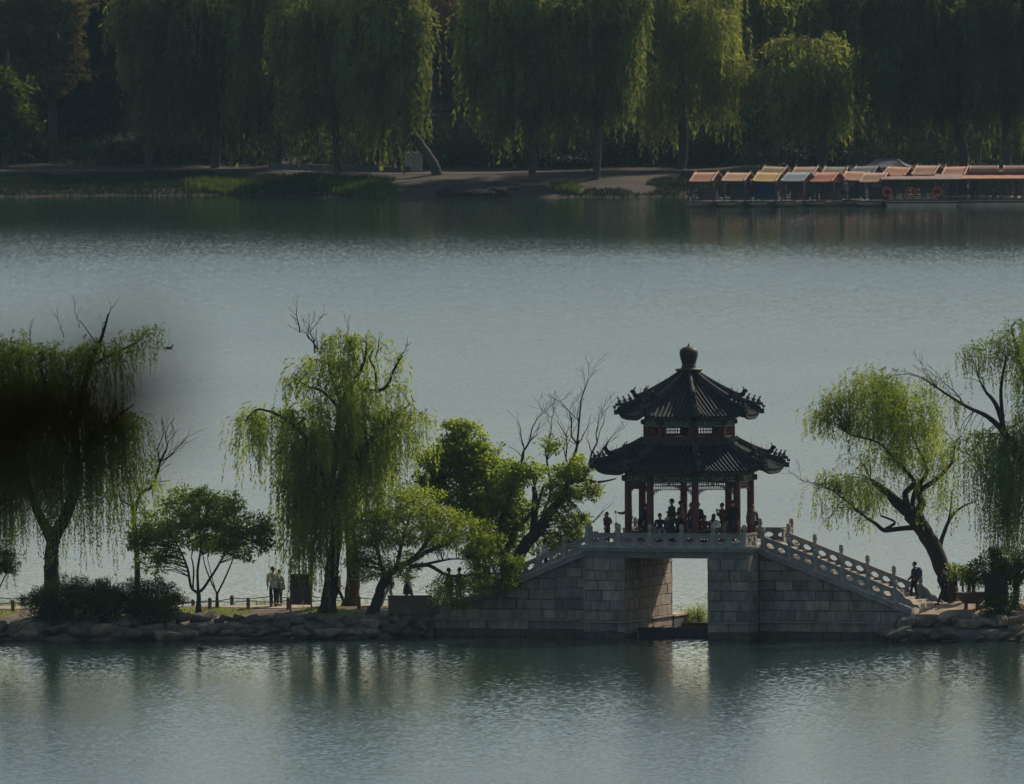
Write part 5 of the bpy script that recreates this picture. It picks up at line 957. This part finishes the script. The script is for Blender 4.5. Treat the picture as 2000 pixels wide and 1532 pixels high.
# boats ------------------------------------------------------------------------
hullm = mat('cream_hull_paint', (.40, .33, .23), .6, .2, 2); hulld = mat('dark_hull_paint', (.035, .03, .03), .6, .2, 2); deckm = mat('boat_deck', (.14, .12, .10), .8, .2, 3); pst = mat('boat_post_paint', (.045, .05, .05), .6, .2); pred = mat('boat_red_paint', (.14, .035, .025), .6, .2); curt = mat('blue_curtain', (.012, .035, .11), .8, .2); white = mat('white_bollard', (.6, .6, .58), .6, .1); ringm = mat('orange_life_ring', (.50, .10, .03), .6, .15)
RFM = {k: mat(k + '_boat_roof', tuple(x * .72 for x in c), .5, .18, 2, spec=.4) for k, c in dict(orange=(.50, .20, .085), tan=(.46, .24, .11), yellow=(.52, .33, .05), silver=(.26, .31, .35), red=(.55, .18, .07), olive=(.14, .13, .03), blue=(.05, .075, .09), dull=(.32, .17, .095)).items()}
eave_d = mat('dark_eave_board', (.05, .04, .035), .8, .2); gab = mat('gable_red', (.30, .06, .03), .6, .2)  # eave_d: dark brown boards of the boat roofs
def boat_roof(col_, L=1.72, W=2.7, z=2.02):
    """rolled-ridge roof: ridge along local x, front slope to -y; concave slopes with tile ribs, round gable end"""
    b = MB(); n = 9; pr = []
    for i in range(n):
        t = -1 + 2 * i / (n - 1); a = abs(t); pr.append((t * W / 2, z + .74 * (1 - a) ** 1.15 - (.10 * (1 - a * 4) ** 2 if a < .25 else 0)))
    xl = np.linspace(-L / 2 - .12, L / 2 + .12, 2); vs = [(x, y, q) for x in xl for y, q in pr] + [(x, y, q - .07) for x in xl for y, q in pr]
    b.add(vs, [(i, i + 1, n + i + 1, n + i) for i in range(n - 1)] + [(2 * n + i, 2 * n + i + 1, 3 * n + i + 1, 3 * n + i) for i in range(n - 1)], 0)
    b.add([(x, y, q - e) for x in (xl[0], xl[1]) for e in (0, .07) for y, q in pr], [(i, i + 1, n + i + 1, n + i) for i in range(n - 1)] + [(2 * n + i, 2 * n + i + 1, 3 * n + i + 1, 3 * n + i) for i in range(n - 1)], 0)
    m = 11
    for i in range(m): b.tube([(-L / 2 + L * i / (m - 1), y, q + .02) for y, q in pr], .042, 5, 0)
    for s in (-1, 1):
        b.tube([(s * (L / 2 + .10), y, q + .05) for y, q in pr], .075, 6, 0); b.add([(s * (L / 2 - .12), y * .8, q - .12) for y, q in pr], [tuple(range(n))], 2)
        b.box((0, s * (W / 2 - .02), z - .07), (L + .2, .06, .10), m=1)
        for q in (-1, 1): b.ball((q * (L / 2 + .1), s * (W / 2 + .02), z + .06), .10, 0, 6)
    for q in (-1, 1): b.ball((q * (L / 2 + .1), 0, z + .74), .10, 0, 6)
    return b.mesh('roof', [RFM[col_], eave_d, gab])
def hull_mesh(bw=2.3, l=5.6):
    st = [(-l / 2, .80, .20, .36), (-l / 2 + .4, .90, .02, .36), (-l / 2 + 1.1, .98, -.18, .36), (0, 1.05, -.25, .36), (l / 2 - 1, 1.1, -.2, .36), (l / 2, .85, .05, .36)]
    b = MB(); n = 9; vs = []
    for y, hw, zb, zt in st:
        for i in range(n): a = math.pi * i / (n - 1); vs.append((-hw * bw / 2.3 * math.cos(a), y, zt - (zt - zb) * math.sin(a) ** .8))
    b.add(vs, [(j * n + i, j * n + i + 1, (j + 1) * n + i + 1, (j + 1) * n + i) for j in range(len(st) - 1) for i in range(n - 1)] + [tuple(range(n))[::-1], tuple(range(n * (len(st) - 1), n * len(st)))], 0, .5, True)
    return b.mesh('hull', hullm)
HM = hull_mesh(); dkb = MB(); dkb.box((0, 0, .40), (2.2, 5.4, .05)); dkb.box((0, -2.72, .41), (2.22, .05, .07), m=1); DKM = dkb.mesh('deck', [deckm, hulld])
def bpost(m): b = MB(); b.box((0, 0, 1.22), (.10, .10, 1.6)); return b.mesh('post', m)
def brail(m, L=2.0):
    b = MB(); b.box((0, 0, 1.94), (L, .06, .12)); b.box((0, 0, 1.0), (L - .1, .05, .06)); b.box((0, 0, .62), (L - .1, .05, .05))
    for i in range(9): b.box((-L / 2 + .2 + (L - .4) * i / 8, 0, .8), (.04, .035, .40))
    for q in (-1, 1): b.box((q * (L / 2 - .05), 0, 1.3), (.05, .04, 1.4))
    return b.mesh('railing', m)
PO, POR, RA, RAR = bpost(pst), bpost(pred), brail(pred), brail(pst)
blm = MB(); blm.lathe([(.06, 0), (.05, .22), (.09, .28), (.05, .33)], 8); BLM = blm.mesh('bollard', white)
cbm = MB(); cbm.box((0, .25, .85), (1.5, .5, .75)); cbm.box((0, .25, 1.3), (1.55, .08, .35)); CBM = cbm.mesh('bench', pst)
def boat(u, v, Y, rc, label, red_=False, curtain=False, rz=-22):
    r = empty('pleasure_boat', P(u + random.uniform(-4, 4), v, Y + random.uniform(-.5, .5)), R(rz + random.uniform(-7, 7)), label, 'boat', 'roofed pleasure boats moored at the far bank'); r.location.z = 0
    inst('hull', HM, r); inst('deck', DKM, r); 
    for yy in (-1.15, 1.15):
        inst('railing', RA if red_ else RAR, r, (0, yy, 0))
        for xx in (-1, 1): inst('post', POR if red_ else PO, r, (xx, yy, 0))
    ro = inst('roof', boat_roof(rc), r, (0, 0, random.uniform(-.06, .10))); ro.rotation_euler = (random.uniform(-.03, .03), random.uniform(-.035, .035), 0); inst('bollard', BLM, r, (-.5, -2.4, .43)); inst('bench', CBM, r)
    if curtain:
        b = MB(); xs_ = np.linspace(-.75, .75, 31); b.add([(x, -1.12 + .03 * math.sin(x * 34), z_) for z_ in (.6, 1.85) for x in xs_], [(i, i + 1, 32 + i, 31 + i) for i in range(30)], 0, .5, True); b.build('curtain', curt, r)
    return r
BY = G(1400, 405).y + 3.2
for u, rc, lab, kw in [(1385, 'orange', 'orange-roofed boat at the left end of the front row', {}), (1443, 'tan', 'tan-roofed boat second in front row beside the yellow roof', {}), (1500, 'yellow', 'yellow-roofed boat with blue curtain in the front row', dict(curtain=True)), (1558, 'silver', 'silver-grey-roofed boat with red posts in the front row', dict(red_=True)), (1620, 'red', 'bright orange-red-roofed boat right of the silver roof', {}), (1715, 'tan', 'tan-roofed boat beside the long dark barge', {})]:
    boat(u, 402, BY - .004 * (u - 1385), rc, lab, **kw)
boat(1672, 398, BY + 1.5, 'orange', 'boat with low orange eave squeezed between red and tan roofs', rz=-22)
for u, rc, lab in [(1872, 'orange', 'orange-roofed boat in the row behind, tucked left of barrel roofs'), (1512, 'dull', 'brownish-orange-roofed boat in the row behind, leftmost'), (1578, 'dull', 'dull-orange-roofed boat behind the silver-roofed one'), (1637, 'olive', 'olive-roofed boat in the row behind'), (1692, 'blue', 'blue-grey-roofed boat in the row behind'), (1752, 'orange', 'bright orange-roofed boat in the row behind, beside blue-grey roof'), (1812, 'tan', 'tan-orange-roofed boat in the row behind, above the barge')]:
    boat(u, 393, BY + 17, rc, lab)
awn = mat('faded_awning', (.20, .13, .115), .8, .25, 1)
def barge(u0, u1, Y, label, roofc, nposts, rings, top=0):
    X0, X1 = P(u0, 400, Y).x, P(u1, 400, Y).x; L = X1 - X0; r = empty('canopy_barge', ((X0 + X1) / 2, Y, 0), R(-4), label, 'barge')
    b = MB(); b.ext([(-L / 2, -1.7, .42), (-L / 2 + .5, -1.7, -.3), (L / 2 - .5, -1.7, -.3), (L / 2, -1.7, .42)], (0, 4, 0)); b.box((0, .3, .48), (L + .1, 4.1, .10), m=1); b.box((0, -1.73, .30), (L - .1, .05, .10), m=2); b.build('hull', [hullm, deckm, hulld], r)
    b = MB(); n = 14; vs = []
    for j, y in enumerate((-2.0, -1.0, .4, 1.8, 2.6)):
        for i in range(n): vs.append((-L / 2 - .2 + (L + .4) * i / (n - 1), y, 2.18 + (.0, .14, .2, .14, 0)[j] + .015 * math.sin(i * 2.3 + j)))
    b.add(vs, [(j * n + i, j * n + i + 1, (j + 1) * n + i + 1, (j + 1) * n + i) for j in range(4) for i in range(n - 1)], 0)
    b.box((0, -2.0, 2.10), (L + .4, .05, .17), m=1); b.box((0, 2.6, 2.10), (L + .4, .05, .17), m=1); b.build('canopy', [RFM[roofc] if roofc in RFM else awn, pred if roofc != 'canvas' else hulld], r)
    for i in range(nposts):
        for yy in (-1.6, 2.2): b = MB(); b.box((-L / 2 + .2 + (L - .4) * i / (nposts - 1), yy, 1.33), (.10, .10, 1.6)); b.build('post', pst, r)
    for yy in (-1.62, 2.2):
        b = MB(); b.box((0, yy, 1.12), (L - .3, .05, .06)); b.box((0, yy, .80), (L - .3, .04, .04))
        for i in range(12): b.box((-L / 2 + .3 + (L - .6) * i / 11, yy, .96), (.03, .03, .36))
        b.build('railing', pst, r)
    for i in range(max(2, nposts // 2)): b = MB(); b.box((-L / 2 + .7 + (L - 1.4) * i / (max(2, nposts // 2) - 1), .3, .82), (.5, 2.2, .1)); b.box((-L / 2 + .95 + (L - 1.4) * i / (max(2, nposts // 2) - 1), .3, 1.1), (.06, 2.2, .5)); b.build('seat', pred, r)
    for x in rings: b = MB(); b.tube([(x * L / 2 + .34 * math.cos(a), -1.75, 1.15 + .34 * math.sin(a)) for a in np.linspace(0, 6.2832, 17)], .085, 7); b.build('life_ring', ringm, r)
    for q in range(top):                                  # barrel roofs on the upper deck
        c = -L * .02 + q * 2.7 + .6; b = MB(); m = 9; pr = [(1.0 * math.cos(a), 2.52 + .52 * math.sin(a)) for a in np.linspace(0, math.pi, m)]
        b.add([(c + s * 1.12, y + .3, z) for s in (-1, 1) for y, z in pr], [(i, i + 1, m + i + 1, m + i) for i in range(m - 1)], 0, .5, True); b.add([(c + s * 1.06, y * .94 + .3, z - .04) for s in (-1, 1) for y, z in pr], [tuple(range(m)), tuple(range(m, 2 * m))], 2)
        for s in (-1, 1): b.tube([(c + s * 1.12, y + .3, z) for y, z in pr], .05, 6, 0)
        b.box((c, .3, 2.44), (2.6, 2.5, .20), m=1); b.build('barrel_roof', [RFM['dull'], pred, eave_d], r)
    return r
barge(1728, 1876, BY - 2.2, 'long dark-red barge with orange life rings and flat awning', 'canvas', 9, (-.9, -.28, .42))
barge(1866, 2030, BY - 1.2, 'barge with tan canopy and many posts at the right edge', 'tan', 12, (.75,))
barge(1832, 1990, BY + 4.2, 'two-roofed covered barge behind, brown barrel roofs above the canopy', 'dull', 8, (), 2)
bh = empty('boathouse', P(1733, 330, BY + 25), R(-8), 'grey-blue hip-roofed boathouse pavilion behind the boats', 'pavilion'); bh.location.z = max(.5, FH(bh.location.x, bh.location.y))
zt_ = (P(1733, 312, BY + 25).z - bh.location.z); b = MB(); a_, c_ = 1.9, 1.2
ou = [(-a_, -c_, zt_ - .62), (a_, -c_, zt_ - .62), (a_, c_, zt_ - .62), (-a_, c_, zt_ - .62)]; inn = [(-a_ * .45, -.12, zt_), (a_ * .45, -.12, zt_), (a_ * .45, .12, zt_), (-a_ * .45, .12, zt_)]; md_ = [((o[0] + i[0]) / 2, (o[1] + i[1]) / 2, (o[2] + i[2]) / 2 - .08) for o, i in zip(ou, inn)]
b.add(ou + md_ + inn + [(x, y, z - .12) for x, y, z in ou], [(q * 4 + i, q * 4 + (i + 1) % 4, q * 4 + 4 + (i + 1) % 4, q * 4 + 4 + i) for q in (0, 1) for i in range(4)] + [(8, 9, 10, 11), (12, 13, 14, 15)] + [(i, (i + 1) % 4, 12 + (i + 1) % 4, 12 + i) for i in range(4)], 0)
for s in range(4): b.tube([ou[s], md_[s], inn[s]], .06, 6)
for i in range(15): x = -a_ + 2 * a_ * (i + .5) / 15; b.tube([(x, -c_, zt_ - .6), (x * .725, -c_ * .55, zt_ - .38), (x * .45, -.14, zt_ + .01)], .035, 5)
b.tube([inn[0], inn[1]], .08, 6); b.build('roof', RFM['blue'], bh)
for x in (-1.6, -.55, .55, 1.6):
    for y in (-.95, .95): b = MB(); b.lathe([(.10, -.3), (.10, zt_ - .64)], 10, (x, y, 0)); b.build('column', pst, bh)
b = MB(); b.box((0, .0, .02), (3.7, 2.3, .16)); b.box((0, -.95, zt_ - .78), (3.3, .08, .18)); b.box((0, .95, zt_ - .78), (3.3, .08, .18)); b.build('base', deckm, bh)
jb = MB(); jx0, jx1 = P(1360, 400, BY + 7).x, P(2040, 400, BY + 7).x
jb.box(((jx0 + jx1) / 2, BY + 9.4, .38), (jx1 - jx0, 1.8, .14))
for i in range(16): jb.lathe([(.10, -1.6), (.10, .75)], 8, (jx0 + .5 + (jx1 - jx0 - 1) * i / 15, BY + 8.6, 0))
tag(jb.build('jetty', deckm), 'long low timber jetty between the two rows of boats', 'jetty')

# ---------------------------------------------------------------- people in place
def gl(u, Y): x = P(u, 1180, Y).x; return Vector((x, Y, float(causeway_left(np.array([x]), np.array([Y]))[0]) + .02))
def gr(u, Y): x = P(u, 1180, Y).x; return Vector((x, Y, float(causeway_right(np.array([x]), np.array([Y]))[0]) + .03))
BL, NV, GY, WH, MR, BR_, TN, DG = (.013, .013, .015), (.016, .022, .045), (.12, .125, .13), (.42, .42, .40), (.085, .020, .025), (.10, .055, .035), (.34, .26, .18), (.04, .042, .045)
def dp(s, t): return BW(s, t, ZD + .13)
def dk_(s, t): return BW(s, t, ZD + .0)
Q = math.pi / 180
person(dk_(-3.12, -2.3), -50 * Q, 'person in maroon hooded jacket and black trousers standing alone at the rail', 1.42, 'stand', MR, BL, 'long', arms='fold')
person(dp(-3.0, .55) - Vector((0, 0, .13)), 165 * Q, 'person reaching a stick past the leftmost pavilion column', 1.72, 'stand', (.05, .014, .02), BL, arms='reach', stick=True)
person(dp(-1.55, -2.0), -60 * Q, 'person in long black coat sitting low beside the second column', 1.72, 'sit', BL, BL, arms='lap')
person(dp(-.62, -2.45), -75 * Q, 'person in black top and pale trousers seated on the front bench', 1.66, 'sit', BL, (.22, .23, .25), arms='lap')
person(dp(-.22, -2.4), -160 * Q, 'person in dark jacket sitting sideways in the bench row', 1.62, 'sit', DG, BL, arms='lap')
person(dp(.22, -2.42), -95 * Q, 'broad person in black coat sitting in the middle of front bench', 1.76, 'sit', BL, BL, arms='lap')
person(dp(.74, -2.3), -30 * Q, 'person with light blue bag sitting beside the front column', 1.68, 'sit', (.03, .045, .07), (.14, .15, .17), arms='lap', bag=('bag', (.20, .30, .38)))
person(dp(-.75, -.2), 195 * Q, 'person in dark cap standing tallest behind the seated row', 1.78, 'stand', (.06, .05, .05), BL, arms='fold', cap=BL)
person(dp(-.48, .2), 20 * Q, 'person in tan jacket standing behind the capped one', 1.70, 'stand', (.24, .18, .14), DG)
person(dp(1.70, -1.85), 60 * Q, 'long-haired person in white top and dark skirt sitting back to camera', 1.62, 'sit', WH, DG, 'long', arms='lap', skirt=(.06, .07, .08))
person(dp(1.95, -1.2), 215 * Q, 'person in brown jacket leaning toward the white-topped one', 1.68, 'stand', BR_, TN, arms='phone', lean=.12)
person(dp(2.45, -1.35), 250 * Q, 'tall person in long black coat beside the right column', 1.80, 'stand', BL, BL, skirt=BL)
person(dp(-1.35, -2.25), -40 * Q, 'person in navy jacket standing tucked against the second column', 1.66, 'stand', NV, BL)
person(dp(.45, -1.2), 170 * Q, 'person in charcoal jacket standing behind the broad seated one', 1.68, 'stand', DG, BL, arms='fold')
person(dp(.98, -1.9), 240 * Q, 'person in black hooded top standing just left of front column', 1.72, 'stand', BL, NV)
person(dp(1.35, -2.1), -70 * Q, 'person in dark red top sitting low right of front column', 1.55, 'sit', (.07, .018, .018), BL, 'bun', arms='lap')
person(dk_(2.75, .55), -80 * Q, 'person in grey coat with black shoulder bag standing at the rightmost column', 1.66, 'stand', (.13, .10, .09), (.12, .02, .02), 'long', bag=('bag', BL))
z_ = prof(RP, 10.0); person(BW(10.15, .9, z_ - .10), 170 * Q, 'person with blue backpack climbing the foot of the right stairs', 1.70, 'step', (.03, .03, .033), BL, bag=('pack', (.03, .045, .09)), arms='swing')
person(gr(1846, -2.6), 185 * Q, 'dark-clothed person walking behind the leaning willow trunk', 1.68, 'walk', BL, BL, arms='swing')
person(gr(1897, -1.8), 100 * Q, 'person in black jacket with bag behind the potted plant', 1.70, 'stand', BL, (.05, .03, .025), bag=('bag', NV))
person(gr(1986, -3.0), 150 * Q, 'person in dark blue trousers at far right among shrubs', 1.72, 'stand', BL, NV, arms='phone')
person(gr(1962, -2.2), 80 * Q, 'person in black standing beside the dark cabinet', 1.70, 'stand', DG, BL)
person(gl(533, 4.2), -70 * Q, 'person in white sleeveless top and black trousers, hand raised to face', 1.76, 'stand', (.46, .46, .46), BL, arms='up')
person(gl(546, 4.5), 230 * Q, 'person in pale shirt and jeans close behind the hand-raising one', 1.60, 'stand', (.30, .30, .33), (.03, .045, .07), 'bun', bag=('bag', BL))
person(gl(659, 4.4), 8 * Q, 'person in white blouse and black trousers walking behind central willow trunk', 1.62, 'walk', (.46, .44, .42), BL, 'long', arms='swing')
person(gl(761, 4.4), 172 * Q, 'person in pale grey trousers walking under the leaning tree', 1.72, 'walk', DG, (.36, .37, .40), arms='swing')
person(gl(797, 5.2), 12 * Q, 'person in navy trousers, jacket tied at waist, arm out', 1.66, 'walk', (.30, .31, .30), NV, skirt=NV, arms='reach')
z1 = prof(LP, -11.3); person(BW(-11.45, .6, z1 - .1), 10 * Q, 'person in black and tan outfit starting up left stairs', 1.72, 'step', BL, (.16, .09, .06), arms='swing')
z1 = prof(LP, -10.9); person(BW(-10.85, .3, z1 - .1), 190 * Q, 'person in brown jacket meeting others on the left stairs', 1.66, 'step', BR_, BL, arms='fold')
z1 = prof(LP, -9.6); person(BW(-9.6, .2, z1 - .1), 20 * Q, 'person in olive jacket climbing amid left-stair foliage', 1.68, 'step', (.12, .10, .05), DG, arms='swing')
z1 = prof(LP, -7.1); person(BW(-7.05, 1.0, z1 - .1), 15 * Q, 'person in white top half hidden behind the left stair balustrade', 1.55, 'step', WH, BL, arms='swing', skirt=None)
Yp = float(ysh(P(1157, 340, 800).x)) + 18.5; xp = P(1157, 340, Yp).x
person(Vector((xp, Yp, FH(xp, Yp) + .05)), 185 * Q, 'dark-clothed person walking alone on the far lakeside path', 1.74, 'walk', (.03, .032, .04), BL, arms='swing')
for u, Y_, c_, lab in [(1467, BY - 1.5, MR, 'boatman in maroon standing between tan and yellow roofed boats'), (1650, BY - 1.0, GY, 'boatman in grey beside the orange-red roofed boat'), (1905, BY - 1.0, BR_, 'boatman in brown aboard the right-edge barge')]:
    x = P(u, 400, Y_).x; person(Vector((x, Y_, .44 if u < 1900 else .53)), -100 * Q, lab, 1.68, 'stand', c_, BL, cap=(.5, .48, .45))

# ---------------------------------------------------------------- the hill the view is taken from, with a tree whose branch reaches into the view
def hill_h(X, Y): r = np.hypot(X, Y + 948); return np.interp(r, [0, 22, 40, 120, 160], [41.1, 41.0, 37, 3, -1.4]) + .15 * vnoise(X, Y, .3, 77) * (r < 120)
grid_mesh('hill', np.linspace(-170, 170, 60), np.linspace(-1115, -780, 60), hill_h, soil)
HY = -924.0
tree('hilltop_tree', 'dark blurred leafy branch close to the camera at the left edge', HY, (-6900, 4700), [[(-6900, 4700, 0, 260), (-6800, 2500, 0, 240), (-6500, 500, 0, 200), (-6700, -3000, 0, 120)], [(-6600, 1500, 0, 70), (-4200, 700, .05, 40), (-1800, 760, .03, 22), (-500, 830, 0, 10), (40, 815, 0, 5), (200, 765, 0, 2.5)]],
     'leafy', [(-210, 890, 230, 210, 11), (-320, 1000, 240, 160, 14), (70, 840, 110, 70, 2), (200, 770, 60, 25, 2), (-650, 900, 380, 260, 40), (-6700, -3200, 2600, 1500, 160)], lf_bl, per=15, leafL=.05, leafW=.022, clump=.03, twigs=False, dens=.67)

# ---------------------------------------------------------------- air
HAZE = 0.000016
hz_ = MB(); hz_.box((0, 1250, 22.0), (8200, 5700, 50.0)); hm_ = bpy.data.materials.new('haze_air'); hm_.use_nodes = True; n = hm_.node_tree.nodes; n.remove(n['Principled BSDF'])
pv = n.new('ShaderNodeVolumePrincipled'); pv.inputs['Color'].default_value = (.48, .76, 1, 1); pv.inputs['Density'].default_value = HAZE; pv.inputs['Anisotropy'].default_value = .3
hm_.node_tree.links.new(pv.outputs[0], n['Material Output'].inputs['Volume'])
if HAZE: tag(hz_.build('haze', hm_), kind='stuff')
